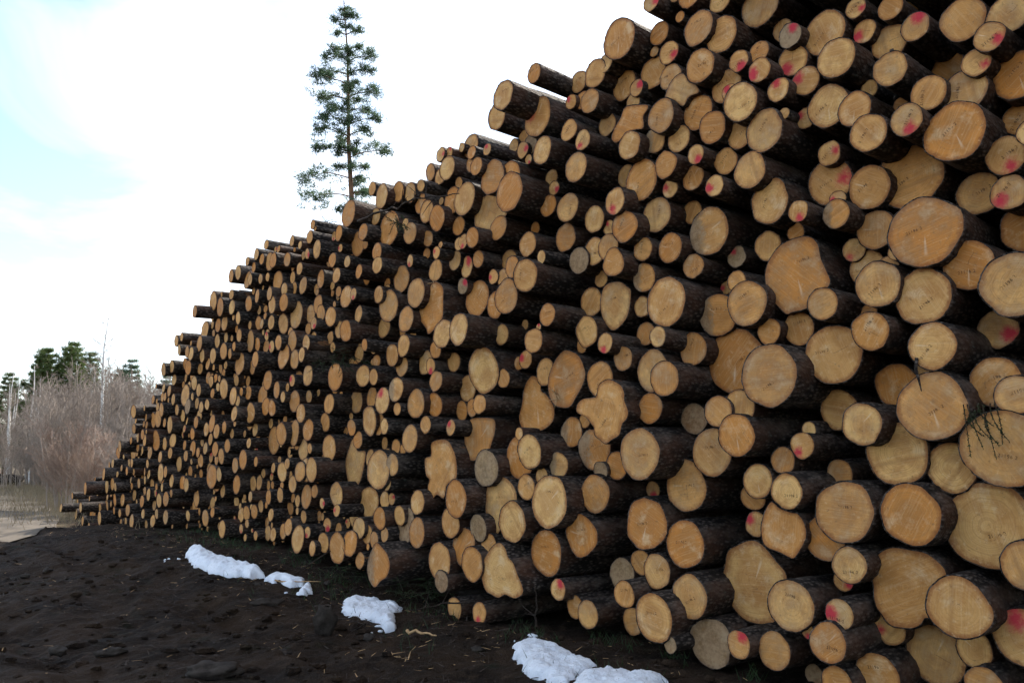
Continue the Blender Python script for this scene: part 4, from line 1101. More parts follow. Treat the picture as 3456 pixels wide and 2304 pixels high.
(-2.71,11.11,4.67,0.042,0,None,None,None,None),
(-7.68,17.27,0.62,0.060,0,None,None,None,None),
(-3.93,12.82,0.45,0.035,0,0,None,None,None),
(-6.94,16.16,2.90,0.048,0,None,None,None,None),
(-6.91,15.77,2.01,0.046,0,None,None,None,None),
(-9.48,18.93,0.60,0.061,0,None,None,None,None),
(-10.51,20.42,0.46,0.065,0,None,None,None,None),
(-6.43,15.48,1.11,0.072,0,None,None,None,None),
(-9.27,18.70,1.04,0.044,0,None,None,None,None)
]
OUTLINES = {
'P8': [(-0.254, 0.08), (-0.215, 0.151), (-0.128, 0.232), (-0.052, 0.272), (0.033, 0.267), (0.136, 0.255), (0.206, 0.198), (0.252, 0.106), (0.249, -0.023), (0.179, -0.165), (0.12, -0.25), (0.002, -0.269), (-0.088, -0.249), (-0.18, -0.213), (-0.242, -0.142), (-0.263, -0.06)],
'P20': [(-0.279, 0.076), (-0.23, 0.175), (-0.129, 0.264), (0.01, 0.294), (0.122, 0.281), (0.188, 0.211), (0.211, 0.095), (0.254, -0.024), (0.273, -0.11), (0.186, -0.197), (0.073, -0.274), (-0.071, -0.288), (-0.103, -0.298), (-0.194, -0.209), (-0.266, -0.112), (-0.283, -0.012)],
'P2': [(-0.253, 0.091), (-0.223, 0.159), (-0.159, 0.23), (-0.073, 0.266), (0.049, 0.26), (0.143, 0.249), (0.202, 0.216), (0.249, 0.174), (0.272, 0.131), (0.26, 0.054), (0.23, -0.056), (0.171, -0.139), (0.146, -0.177), (0.114, -0.182), (0.08, -0.229), (0.023, -0.261), (-0.049, -0.268), (-0.114, -0.266), (-0.154, -0.241), (-0.185, -0.198), (-0.22, -0.155), (-0.233, -0.084), (-0.232, -0.004)],
'P7': [(-0.313, 0.003), (-0.285, 0.104), (-0.25, 0.224), (-0.159, 0.28), (-0.053, 0.327), (0.037, 0.329), (0.123, 0.275), (0.206, 0.189), (0.296, 0.088), (0.267, -0.079), (0.207, -0.223), (0.161, -0.293), (0.074, -0.316), (-0.015, -0.324), (-0.126, -0.299), (-0.227, -0.218), (-0.282, -0.119)],
'P1': [(-0.093, 0.227), (-0.032, 0.266), (0.043, 0.278), (0.129, 0.245), (0.186, 0.209), (0.22, 0.144), (0.218, 0.081), (0.258, -0.015), (0.243, -0.078), (0.185, -0.128), (0.147, -0.222), (0.06, -0.262), (-0.021, -0.299), (-0.102, -0.255), (-0.154, -0.217), (-0.163, -0.151), (-0.198, -0.112), (-0.266, -0.05), (-0.328, -0.026), (-0.383, 0.004), (-0.366, 0.076), (-0.295, 0.117), (-0.201, 0.123), (-0.125, 0.136)],
'P12': [(-0.102, 0.206), (-0.032, 0.165), (0.076, 0.135), (0.125, 0.129), (0.175, 0.063), (0.189, -0.021), (0.162, -0.091), (0.089, -0.192), (0.04, -0.192), (-0.038, -0.164), (-0.139, -0.138), (-0.183, -0.093), (-0.194, 0.013), (-0.157, 0.132)],
'P11': [(-0.022, 0.287), (0.08, 0.266), (0.179, 0.215), (0.243, 0.116), (0.266, 0.022), (0.224, -0.079), (0.14, -0.178), (0.039, -0.278), (-0.115, -0.272), (-0.202, -0.232), (-0.263, -0.133), (-0.271, 0.0), (-0.216, 0.13), (-0.127, 0.231)],
'P3': [(-0.324, 0.029), (-0.177, 0.206), (-0.045, 0.269), (0.049, 0.225), (0.096, 0.143), (0.176, 0.093), (0.244, -0.014), (0.321, -0.131), (0.31, -0.189), (0.198, -0.242), (0.05, -0.228), (-0.055, -0.27), (-0.175, -0.249), (-0.26, -0.223), (-0.323, -0.12)],
'P6': [(-0.065, 0.3), (0.048, 0.235), (0.066, 0.134), (0.14, 0.093), (0.248, -0.024), (0.265, -0.134), (0.21, -0.217), (0.063, -0.281), (-0.182, -0.308), (-0.27, -0.217), (-0.299, -0.127), (-0.25, 0.011), (-0.22, 0.151), (-0.161, 0.249)],
'P18': [(-0.073, 0.237), (0.067, 0.227), (0.156, 0.167), (0.207, 0.113), (0.18, -0.053), (0.118, -0.158), (-0.036, -0.231), (-0.159, -0.124), (-0.204, 0.01), (-0.194, 0.115), (-0.152, 0.203)],
'P4': [(-0.313, 0.131), (-0.192, 0.172), (-0.184, 0.308), (-0.054, 0.347), (0.132, 0.338), (0.224, 0.252), (0.281, 0.16), (0.305, 0.005), (0.274, -0.086), (0.118, -0.155), (0.052, -0.301), (-0.076, -0.267), (-0.169, -0.317), (-0.254, -0.294), (-0.256, -0.18), (-0.222, -0.105), (-0.296, -0.045)],
'P9': [(0.057, 0.177), (0.124, 0.126), (0.147, 0.057), (0.164, -0.015), (0.128, -0.113), (0.05, -0.182), (-0.036, -0.188), (-0.143, -0.13), (-0.168, -0.055), (-0.175, 0.037), (-0.145, 0.09), (-0.086, 0.155)],
'P21': [(-0.033, 0.287), (0.104, 0.259), (0.218, 0.154), (0.218, 0.01), (0.027, -0.132), (-0.07, -0.296), (-0.19, -0.28), (-0.221, -0.171), (-0.282, -0.088), (-0.273, 0.075), (-0.233, 0.201)],
'P5': [(0.054, 0.317), (0.225, 0.233), (0.24, 0.077), (0.22, -0.13), (0.09, -0.226), (-0.08, -0.291), (-0.132, -0.214), (-0.287, -0.08), (-0.315, -0.019), (-0.19, 0.095), (-0.067, 0.236)],
'P14': [(-0.023, 0.241), (0.095, 0.192), (0.198, 0.123), (0.24, 0.011), (0.182, -0.111), (0.059, -0.176), (-0.067, -0.256), (-0.174, -0.202), (-0.227, -0.089), (-0.199, 0.047), (-0.112, 0.174)],
'P17': [(-0.055, 0.182), (0.192, 0.117), (0.212, 0.07), (0.161, 0.018), (0.158, -0.095), (0.057, -0.087), (-0.062, -0.086), (-0.161, -0.138), (-0.245, -0.089), (-0.211, 0.007), (-0.133, 0.089)],
'P13': [(-0.298, 0.071), (-0.265, 0.164), (-0.154, 0.228), (-0.002, 0.233), (0.241, 0.208), (0.276, 0.098), (0.221, -0.041), (0.149, -0.156), (-0.02, -0.221), (-0.149, -0.242), (-0.261, -0.183), (-0.284, -0.076)],
'P19': [(-0.181, 0.012), (-0.137, 0.098), (-0.054, 0.158), (0.025, 0.151), (0.087, 0.052), (0.161, -0.008), (0.184, -0.08), (0.082, -0.089), (0.014, -0.153), (-0.088, -0.064), (-0.182, -0.021)],
'P10': [(-0.256, 0.151), (-0.188, 0.177), (-0.078, 0.179), (0.096, 0.227), (0.202, 0.207), (0.347, -0.006), (0.306, -0.131), (0.161, -0.167), (0.034, -0.249), (-0.23, -0.152), (-0.265, -0.06), (-0.254, 0.037)],
'P16': [(-0.03, 0.282), (0.072, 0.125), (0.274, 0.109), (0.237, -0.075), (0.124, -0.292), (-0.06, -0.375), (-0.176, -0.3), (-0.255, -0.049), (-0.152, 0.157)],
'P15': [(-0.144, 0.169), (0.021, 0.205), (0.186, 0.15), (0.229, 0.018), (0.166, -0.089), (-0.035, -0.213), (-0.208, -0.109), (-0.248, -0.034), (-0.217, 0.09)],
}

# ---------------------------------------------------------------- sawn logs
LR = Matrix((tuple(AX), tuple(-RT), (0, 0, 1))).transposed()       # log frame: x into the pile, y left, z up
def outline(Rd, key, rng, n):
    if key:
        P = [Vector((-a, b)) for a, b in OUTLINES[key]]; m = len(P); D = []
        for i in range(m):
            a, b, c, d = P[i - 1], P[i], P[(i + 1) % m], P[(i + 2) % m]
            for k in range(8):
                t = k / 8; D.append(.5 * ((2 * b) + (c - a) * t + (2 * a - 5 * b + 4 * c - d) * t * t + (3 * b - a - 3 * c + d) * t ** 3))
        L = [0]
        for i in range(len(D)): L.append(L[-1] + (D[(i + 1) % len(D)] - D[i]).length)
        o = []
        for k in range(n):
            s = L[-1] * k / n; i = max(j for j in range(len(D)) if L[j] <= s)
            o.append(D[i].lerp(D[(i + 1) % len(D)], (s - L[i]) / max(1e-6, L[i + 1] - L[i])))
        area = sum(o[i].x * o[(i + 1) % n].y - o[(i + 1) % n].x * o[i].y for i in range(n))
        if area < 0: o.reverse()
        k0 = max(range(n), key=lambda i: math.cos(math.atan2(o[i].y, o[i].x)))
        return o[k0:] + o[:k0]
    am = [(k, rng.gauss(0, s), rng.uniform(0, 6.28)) for k, s in ((2, .016), (3, .018), (4, .013), (5, .010), (7, .007), (9, .005))]
    o = []
    for i in range(n):
        t = 2 * math.pi * i / n
        r = Rd * (1 + sum(a * math.cos(k * t + p) for k, a, p in am) + rng.gauss(0, .006))
        o.append(Vector((math.cos(t) * r, math.sin(t) * r)))
    return o
RINGS_A = (0, .014, .05, .12, .25, .45, .8, 1.4, 2.4, 4.6)
RINGS_B = (0, .02, .15, .5, 1.5, 4.5)
def log_geometry(rng, Rd, key, n, rings, length, marks):
    """bark tube and cut face in the log's own frame"""
    o = outline(Rd, key, rng, n); cx = sum((p for p in o), Vector((0, 0))) / n if key else Vector((0, 0))
    ty, tz = (rng.gauss(0, .035), rng.gauss(0, .045)) if not key else (rng.gauss(0, .01), rng.gauss(0, .02))
    bt = min(.008, Rd * .045) * rng.uniform(.75, 1.2)
    inner = [p - (p - cx).normalized() * bt for p in o]
    taper = rng.choice((-1, 1)) * rng.uniform(.002, .009); sd = rng.uniform(0, 50)
    mean = sum((p - cx).length for p in o) / n
    V, F = [], []
    for p in inner: V.append((ty * p.x + tz * p.y + .002, p.x, p.y))
    for p in o: V.append((ty * p.x + tz * p.y + rng.uniform(-.004, .004), p.x, p.y))
    k = 1
    for x in rings[1:]:
        x = x * length / 4.5; bl = min(1, x / .9) if key else min(1, x / 2.5) * .6; fall = math.exp(-x / .4); k += 1
        for i, p in enumerate(o):
            d = p - cx; r = d.length * (1 - bl) + mean * bl
            r += (taper * x) + .010 * min(1, Rd / .15) * noise.noise(Vector((x * 5, p.x * 22 + sd, p.y * 22))) + .006 * noise.noise(Vector((x * 1.3 + sd, p.x * 9, p.y * 9)))
            q = cx + d.normalized() * r
            V.append((x + fall * (ty * q.x + tz * q.y), q.x, q.y))
    for a in range(k):
        for i in range(n): j = (i + 1) % n; F.append((a * n + i, (a + 1) * n + i, (a + 1) * n + j, a * n + j))
    F.append(tuple(k * n + i for i in range(n)))
    # cut face: four rings to the pith
    FV, FF, rho = [], [], []
    fr = (1.0, .8, .5, .2)
    for q in fr:
        for i, p in enumerate(inner):
            c = cx + (p - cx) * q
            FV.append((ty * c.x + tz * c.y + .0015 + (rng.uniform(-.0012, .0012) if q < 1 else 0), c.x, c.y)); rho.append(q)
    FV.append((ty * cx.x + tz * cx.y, cx.x, cx.y)); rho.append(0); m = len(FV) - 1
    for a in range(3):
        for i in range(n): j = (i + 1) % n; FF.append((a * n + i, a * n + j, (a + 1) * n + j, (a + 1) * n + i))
    for i in range(n): FF.append((3 * n + i, 3 * n + (i + 1) % n, m))
    g, r = marks
    warm = min(1, max(0, rng.gauss(.5, .42)))
    seed = rng.random(); ang = rng.uniform(0, math.pi)
    mk = (0, 0, 0)
    if r is not None: mk = (-math.cos(R(r)) * Rd * .62, math.sin(R(r)) * Rd * .62, Rd * rng.uniform(.30, .50)); warm *= .5
    at = {'fl': [(p[1], p[2], seed) for p in FV], 'fn': [(q, ang, Rd) for q in rho], 'mk': [mk] * len(FV),
          'tn': [(warm, 1.0 if g == 2 else 0.0, 1.0 if g == 1 else 0.0)] * len(FV)}
    return V, F, FV, FF, at, (ty, tz)
def set_attrs(me, at):
    for k, v in at.items():
        a = me.attributes.new(k, 'FLOAT_VECTOR', 'POINT'); a.data.foreach_set('vector', np.array(v, dtype=np.float32).ravel())

def stamp_mesh():
    c = bpy.data.curves.new('stamp_text', 'FONT'); c.body = '21196 2'; c.size = .030; c.align_x = 'CENTER'; c.align_y = 'CENTER'; c.space_character = 1.12; c.resolution_u = 3
    o = bpy.data.objects.new('stamp_text', c); COL.objects.link(o)
    dg = bpy.context.evaluated_depsgraph_get(); me = bpy.data.meshes.new_from_object(o.evaluated_get(dg)); me.name = 'stamp_number'
    bpy.data.objects.remove(o); me.materials.clear(); me.materials.append(M_INK); return me
STAMP = stamp_mesh()
rng = random.Random(11)
BIG = {}
SV, SF, SM, SAT = [], [], [], {'fl': [], 'fn': [], 'mk': [], 'tn': []}
LRI = LR.inverted()
def add_to_heap(pos, Rd, g, r, length, key=None, n=18):
    V, F, FV, FF, at, _ = log_geometry(rng, Rd, key, n, RINGS_B, length, (g, r))
    J = Matrix.Rotation(rng.gauss(0, .02), 3, 'Z') @ Matrix.Rotation(rng.gauss(0, .015), 3, 'Y'); p0 = LRI @ Vector(pos)
    b = len(SV); SV.extend([tuple(p0 + J @ Vector(p)) for p in V]); SF.extend([tuple(b + i for i in f) for f in F]); SM.extend([0] * len(F))
    z = [(0, 0, 0)] * len(V)
    for k in SAT: SAT[k].extend(z)
    b = len(SV); SV.extend([tuple(p0 + J @ Vector(p)) for p in FV]); SF.extend([tuple(b + i for i in f) for f in FF]); SM.extend([1] * len(FF))
    for k in SAT: SAT[k].extend(at[k])
def place_log(row):
    x, y, z, Rd, g, r, s, key, label = row
    length = rng.uniform(4.0, 5.0)
    if label is None: add_to_heap((x, y, z), Rd, g, r, length, key); return
    n = 44 if Rd > .16 or key else 32
    if key: n = 72
    V, F, FV, FF, at, (ty, tz) = log_geometry(rng, Rd, key, n, RINGS_A, length, (g, r))
    root = link('log', None, None, (x, y, z)); root.empty_display_size = .1
    j = .6 if key else 1
    root.rotation_euler = (LR @ Matrix.Rotation(rng.gauss(0, .018) * j, 3, 'Z') @ Matrix.Rotation(rng.gauss(0, .014) * j, 3, 'Y')).to_euler()
    tag(root, label, 'log', 'logs stacked in the long pile')
    link('bark', mesh('bark', V, F, M_BARK), root)
    fm = mesh('cut_face', FV, FF, M_WOOD); set_attrs(fm, at); face = link('cut_face', fm, root)
    if rng.random() < .4:                                # branch stubs left by the delimber
        for _ in range(rng.randint(1, 3)):
            bx, a = rng.uniform(.06, 1.1), rng.uniform(0, 6.28); d = Vector((-.45, math.cos(a), math.sin(a))).normalized(); p = Vector((bx, math.cos(a) * Rd * .9, math.sin(a) * Rd * .9)); L = rng.uniform(.03, .055); kr = rng.uniform(.009, .018)
            kv, kf = [], []; tube(kv, kf, [p, p + d * L * .6, p + d * L], [kr * 1.8, kr * 1.1, kr * .9], 7, True)
            link('branch_stub', mesh('branch_stub', kv, kf, M_BARK), root)
    if s is not None:
        nrm = Vector((-1, ty, tz)).normalized(); right = Vector((0, -1, 0)); right = (right - nrm * right.dot(nrm)).normalized(); up = nrm.cross(right)
        a = R(s); rr, uu = right * math.cos(a) + up * math.sin(a), up * math.cos(a) - right * math.sin(a)
        t = rng.uniform(0, 6.28); d = Rd * rng.uniform(.15, .42); py, pz = math.cos(t) * d, math.sin(t) * d
        o = link('stamp_number', STAMP, face)
        sc = min(1.0, Rd / .085)
        o.matrix_local = Matrix.Translation(Vector((ty * py + tz * pz - .0035, py, pz))) @ Matrix((rr, uu, nrm)).transposed().to_4x4() @ Matrix.Scale(sc, 4)
    BIG[label] = root
for row in LOGS: place_log(row)

# logs deeper in the gaps, above the frame's top edge and on past its right side
def fill_logs():
    occ = []
    for row in LOGS:
        x, y, z, Rd = row[:4]; p = D0 - (x * PN[0] + y * PN[1]); k = p / (AX.x * PN[0] + AX.y * PN[1])
        x0, y0 = x + AX.x * k, y + AX.y * k
        occ.append((x0 * PB[0] + y0 * PB[1], z, Rd))
    A = np.array(occ); top = {}
    sb = np.arange(-23, 8, .25)
    def skyline(s):
        if s > -4.25: return 6.3 - .05 * (s + 5) + .15 * math.sin(s * 3)
        m = np.abs(A[:, 0] - s) < .45
        return float((A[m, 1] + A[m, 2]).max()) - .30 if m.any() else -1
    tops = {round(float(s), 2): skyline(float(s)) for s in sb}
    C = A.copy(); out = []
    def frame(s, z, p):
        k = -p / (AX.x * PN[0] + AX.y * PN[1])
        return (D0 * PN[0] + s * PB[0] + AX.x * k, D0 * PN[1] + s * PB[1] + AX.y * k, z)
    for Rd, tries, tol in ((.19, 2500, .0), (.15, 6000, .0), (.12, 9000, .01), (.095, 12000, .02), (.075, 14000, .025), (.06, 14000, .03), (.05, 9000, .03)):
        for _ in range(tries):
            s = rng.uniform(-22, 4.6); r = Rd * rng.uniform(.9, 1.15)
            base = float(np.interp(s, BASE_S, BASE_Z))
            t = tops.get(round(round(s / .25) * .25, 2), -1)
            if t < base + 2 * r: continue
            z = rng.uniform(base + r, t - r)
            if s < -4.25 and z > t - r: continue
            d = np.hypot(C[:, 0] - s, C[:, 1] - z) - C[:, 2] - r
            if d.min() < -tol: continue
            C = np.vstack([C, (s, z, r)]); seen = s < -1.3 and z < 5.2
            out.append((frame(s, z, (rng.uniform(-1.7, -.7) if s > -8.5 else rng.uniform(-.6, -.1)) if seen else rng.uniform(-.3, .25)), r))
    for (p, r) in out: add_to_heap(p, r, 0, None if rng.random() > .07 else rng.uniform(0, 360), rng.uniform(3.2, 4.2), n=14)
    return len(out)
NF = fill_logs()
me = mesh('log_heap', SV, SF, [M_BARK, M_WOOD], True, SM); set_attrs(me, SAT)
heap = link('log_heap', me); heap.rotation_euler = LR.to_euler()
tag(heap, 'hundreds of small log ends packed in the pile between and beyond the larger logs', 'logs', kind='stuff')
print('fill logs', NF, 'tris heap', len(SF))

# ---------------------------------------------------------------- snow left on the ground
def inside(p, poly):
    x, y = p; c = False
    for i in range(len(poly)):
        (x1, y1), (x2, y2) = poly[i - 1], poly[i]
        if (y1 > y) != (y2 > y) and x < (x2 - x1) * (y - y1) / (y2 - y1) + x1: c = not c
    return c
def edge_dist(p, poly):
    P = Vector(p); best = 9
    for i in range(len(poly)):
        a, b = Vector(poly[i - 1]), Vector(poly[i]); ab = b - a
        t = max(0, min(1, (P - a).dot(ab) / max(1e-9, ab.length_squared))); best = min(best, (a + ab * t - P).length)
    return best
def snow(poly, thick, label, step=.017, seed=0):
    xs = [p[0] for p in poly]; ys = [p[1] for p in poly]; cx, cy = sum(xs) / len(xs), sum(ys) / len(ys)
    nx, ny = int((max(xs) - min(xs) + .3) / step) + 1, int((max(ys) - min(ys) + .3) / step) + 1; x0, y0 = min(xs) - .15, min(ys) - .15
    idx, V, F = {}, [], []
    for j in range(ny):
        for i in range(nx):
            x, y = x0 + i * step, y0 + j * step
            wx = x + .045 * noise.noise(Vector((x * 9, y * 9, seed))) + .010 * noise.noise(Vector((x * 22, y * 22, seed))); wy = y + .05 * noise.noise(Vector((x * 9, y * 9, seed + 7)))
            sd = lambda px, py: edge_dist((px, py), poly) * (1 if inside((px, py), poly) else -1)
            d = sd(wx, wy)
            if d < -step * 1.5: continue
            if d < step * .25:      # pull the rim onto the outline
                gx, gy = sd(wx + .004, wy) - d, sd(wx, wy + .004) - d; gl = max(1e-6, math.hypot(gx, gy)); x -= gx / gl * d; y -= gy / gl * d; d = 0
            k = min(1, max(0, d / (thick * 1.7))); h = thick * (.55 * math.sqrt(1 - (1 - k) ** 2) + .45 * math.sin(k * math.pi / 2)) - (.03 if d == 0 else 0)
            v = Vector((x, y, seed * 3.)); h += (.45 * thick * noise.noise(v * 4) + .32 * thick * noise.noise(v * 9) + .22 * thick * noise.noise(v * 21) + .12 * thick * noise.noise(v * 45)) * k ** .5
            idx[i, j] = len(V); V.append((x - cx, y - cy, ground_level(x, y) + h + .02 - ground_level(cx, cy)))
    for (i, j), a in idx.items():
        q = [(i, j), (i + 1, j), (i + 1, j + 1), (i, j + 1)]
        if all(k in idx for k in q): F.append(tuple(idx[k] for k in q))
    o = link('snow_patch', mesh('snow_patch', V, F, M_SNOW), None, (cx, cy, ground_level(cx, cy)))
    return tag(o, label, 'snow', 'snow patches in front of the pile')
SNOW = [
 ([(-4.42,11.52),(-4.52,11.87),(-4.38,12.01),(-4.08,11.56),(-3.85,11.18),(-3.7,11.04),(-3.44,10.84),(-3.31,10.74),(-3.19,10.68),(-3.09,10.5),(-3.02,10.47),(-2.98,10.3),(-3.07,10.21),(-3.13,10.14),(-3.27,10.29),(-3.32,10.25),(-3.51,10.33),(-3.61,10.33),(-3.84,10.59),(-4.03,10.75),(-4.19,11.09)], .10, 'long white snow bank lying farthest left on the dark soil'),
 ([(-2.95,10.18),(-2.94,10.37),(-2.88,10.51),(-2.74,10.37),(-2.61,10.28),(-2.48,10.2),(-2.44,10.02),(-2.58,9.93),(-2.66,9.94),(-2.73,10.13),(-2.84,10.11)], .07, 'low snow patch touching the right tip of the long snow bank'),
 ([(-2.42,9.59),(-2.43,9.84),(-2.44,9.99),(-2.37,10.01),(-2.32,9.97),(-2.29,9.79),(-2.26,9.71),(-2.35,9.58)], .08, 'smallest lumpy snow clod right of the long snow bank'),
 ([(-1.86,9.26),(-1.87,9.54),(-1.79,9.68),(-1.62,9.65),(-1.49,9.63),(-1.44,9.54),(-1.32,9.65),(-1.23,9.4),(-1.15,9.19),(-1.14,9.03),(-1.19,8.9),(-1.13,8.33),(-1.23,8.27),(-1.3,8.56),(-1.39,8.68),(-1.53,8.8),(-1.64,8.79),(-1.8,9.02)], .085, 'middle snow patch with a tongue hanging down on its right'),
 ([(0.0,7.44),(0.04,7.59),(0.11,7.7),(0.27,7.62),(0.36,7.55),(0.39,7.45),(0.49,7.3),(0.6,7.06),(0.66,6.85),(0.64,6.74),(0.5,6.6),(0.41,6.37),(0.32,6.4),(0.22,6.57),(0.1,6.64),(0.08,6.98),(0.02,7.2)], .075, 'large snow patch at the bottom edge of the picture'),
 ([(0.43,6.38),(0.55,6.57),(0.65,6.71),(0.74,6.8),(0.83,6.68),(0.98,6.57),(1.13,6.55),(1.15,6.42),(0.97,6.08),(0.46,6.06)], .07, 'snow patch cut off by the bottom edge, farthest right'),
]
for i, (poly, th, lab) in enumerate(SNOW): snow(poly, th, lab, seed=i + 1)
rng = random.Random(4)
def blob(V, F, c, rx, ry, rz, seed, nu=10, nv=6, rough=.25):
    b = len(V)
    for j in range(nv + 1):
        ph = math.pi * j / nv - math.pi / 2
        for i in range(nu):
            t = 2 * math.pi * i / nu; d = Vector((math.cos(t) * math.cos(ph), math.sin(t) * math.cos(ph), math.sin(ph)))
            k = 1 + rough * noise.noise(d * 1.7 + Vector((seed * 3.1, seed, 0))) + rough * .5 * noise.noise(d * 4 + Vector((seed, 0, 2)))
            V.append((c[0] + d.x * rx * k, c[1] + d.y * ry * k, c[2] + d.z * rz * k))
    for j in range(nv):
        for i in range(nu): F.append((b + j * nu + i, b + j * nu + (i + 1) % nu, b + (j + 1) * nu + (i + 1) % nu, b + (j + 1) * nu + i))
V, F = [], []
for k in range(12):
    s = rng.random(); cx, cy = rng.choice(((.05, 7.8), (-2.6, 9.75), (-4.6, 11.3), (-1.25, 8.2)))
    x, y = cx + rng.gauss(0, .13), cy + rng.gauss(0, .11); r = rng.uniform(.006, .024)
    blob(V, F, (x, y, ground_z(x, y) + .004), r * rng.uniform(1, 2.2), r, .012 + r * .15, k, 8, 4)
tag(link('snow_crumbs', mesh('snow_crumbs', V, F, M_SNOW)), 'dirty snow crumbs scattered over the dark soil beside the snow patches', 'snow', kind='stuff')

# ---------------------------------------------------------------- stones
def stone(x, y, rx, ry, rz, label, tilt=0, up=.5, group=None, seed=0):
    V, F = [], []; blob(V, F, (0, 0, rz * up), rx, ry, rz, seed + 3.3, 18, 12, .55)
    o = link('stone', mesh('stone', V, F, M_STONE), None, (x, y, ground_level(x, y) + .01)); o.rotation_euler = (0, 0, tilt)
    return tag(o, label, 'stone', group)
stone(-1.77, 8.12, .10, .05, .14, 'upright grey slab of stone left of the middle snow patch', .3, .75, seed=1)
stone(-2.20, 6.35, .20, .13, .06, 'broad brown boulder half sunk in soil at the bottom left', .2, .35, seed=2)
stone(-2.62, 9.16, .16, .10, .05, 'flat dark stone below the tip of the long snow bank', .5, .4, seed=5)
stone(-.45, 10.2, .30, .12, .09, 'wide flat stone under the grey pointed log', -.7, .4, seed=6)
stone(-27.0, 43.5, .75, .5, .42, 'biggest boulder of the heap at the birches\' foot', .4, .4, seed=7)
stone(-25.6, 43.0, .55, .5, .34, 'boulder at the right end of the heap under the birches', .1, .4, seed=8)
stone(-28.0, 44.2, .5, .45, .3, 'leftmost boulder of the heap under the birches', .9, .4, seed=9)
for k in range(26):
    x, y = rng.uniform(-6.5, .2), rng.uniform(5.6, 11.2)
    if D0 - (x * PN[0] + y * PN[1]) < .5: continue
    r = rng.uniform(.02, .06)
    stone(x, y, r * 1.5, r, r * .6, 'small loose stone lying on the dark soil', rng.uniform(0, 3), .3, 'small loose stones on the soil', k + 20)

# ---------------------------------------------------------------- clods of soil
V, F = [], []
for k in range(1500):
    x, y = rng.uniform(-8, 1.6), 5.2 + 9 * rng.random() ** 1.4
    if D0 - (x * PN[0] + y * PN[1]) < .15: continue
    r = rng.choice((.012, .016, .02, .03, .045)) * rng.uniform(.7, 1.3)
    blob(V, F, (x, y, ground_z(x, y) + r * .15), r * rng.uniform(1, 1.7), r, r * .65, k * .37, 7, 4, .5)
tag(link('soil_clods', mesh('soil_clods', V, F, M_GROUND, False)), 'dark crumbly clods of churned soil in front of the pile', 'soil', kind='stuff')

# ---------------------------------------------------------------- chips and bark litter on the soil
V, F = [], []
def sliver(p, d, L, wd):
    d = Vector(d).normalized(); s = d.cross(Vector((0, 0, 1))).normalized() * wd; u = Vector((0, 0, wd * .6)); p = Vector(p); b = len(V); e = p + d * L
    V.extend([p - s, p + s, p + u, e - s * .3, e + s * .3, e + u * .4])
    F.extend([(b, b + 3, b + 5, b + 2), (b + 1, b + 2, b + 5, b + 4), (b, b + 1, b + 4, b + 3), (b, b + 2, b + 1), (b + 3, b + 4, b + 5)])
FM = []
def litter(n, fn, lo, hi, w0, w1, mi):
    for _ in range(n):
        x, y = fn(); z = ground_z(x, y) + .006; a = rng.uniform(0, 6.28)
        n0 = len(F); sliver((x, y, z), (math.cos(a), math.sin(a), rng.uniform(-.05, .35)), rng.uniform(lo, hi), rng.uniform(w0, w1)); FM.extend([mi] * (len(F) - n0))
def near_pile():
    s = rng.uniform(-20, 0); q = abs(rng.gauss(0, .9)) + .1; return (D0 - q) * PN[0] + s * PB[0], (D0 - q) * PN[1] + s * PB[1]
def anywhere(): return rng.uniform(-7, 1.5), rng.uniform(5.4, 12)
litter(420, near_pile, .02, .10, .002, .007, 0); litter(260, anywhere, .015, .09, .002, .006, 0)
litter(900, near_pile, .03, .16, .003, .010, 1); litter(1500, anywhere, .02, .12, .003, .012, 1)
litter(16, lambda: (-.98 + rng.gauss(0, .10), 7.2 + rng.gauss(0, .05)), .04, .16, .003, .008, 0)
tag(link('wood_chips', mesh('wood_chips', V, F, [M_CHIP, M_TWIG], False, FM)), 'pale wood chips and dark bark litter strewn over the soil', 'wood chips', kind='stuff')

# ---------------------------------------------------------------- fallen branches and sprigs
def branch(pts, r0, label, twigs=6, m=None, seed=0):
    rg = random.Random(seed); V, F = [], []; P = [Vector(p) for p in pts]; o0 = P[0].copy(); P = [p - o0 for p in P]
    D = []
    for i in range(len(P) - 1):
        for k in range(4): D.append(P[i].lerp(P[i + 1], k / 4) + Vector((rg.gauss(0, .008), rg.gauss(0, .008), rg.gauss(0, .008))))
    D.append(P[-1]); n = len(D); tube(V, F, D, [r0 * (1 - .7 * i / n) for i in range(n)], 6, True)
    root = link('fallen_branch', None, None, o0); root.empty_display_size = .1
    link('stem', mesh('stem', V, F, m or M_TWIG), root)
    for k in range(twigs):
        i = rg.randrange(n // 4, n - 1); d = Vector((rg.gauss(0, 1), rg.gauss(0, 1), rg.gauss(.3, .6))).normalized(); L = rg.uniform(.08, .35)
        V, F = [], []; tube(V, F, [D[i], D[i] + d * L * .5 + Vector((0, 0, .01)), D[i] + d * L + Vector((rg.gauss(0, .03), rg.gauss(0, .03), 0))], [r0 * .45, r0 * .3, r0 * .12], 4)
        link('twig', mesh('twig', V, F, m or M_TWIG), root)
    return tag(root, label, 'branch')
def face_pt(s, z, out=.3): return ((D0 - out) * PN[0] + s * PB[0], (D0 - out) * PN[1] + s * PB[1], z)
branch([(-3.05, 9.9, .05), (-2.72, 10.15, .09), (-2.5, 10.5, .24), (-2.25, 10.85, .42), (-1.95, 11.1, .66), (-1.68, 11.3, .95)], .012, 'long thin bent branch leaning from the snow up onto the logs', 5, seed=1)
branch([(-2.80, 10.02, .13), (-2.5, 10.0, .12), (-2.25, 10.05, .11)], .010, 'pale peeled stick lying across the small snow patch', 0, M_CHIP, seed=2)
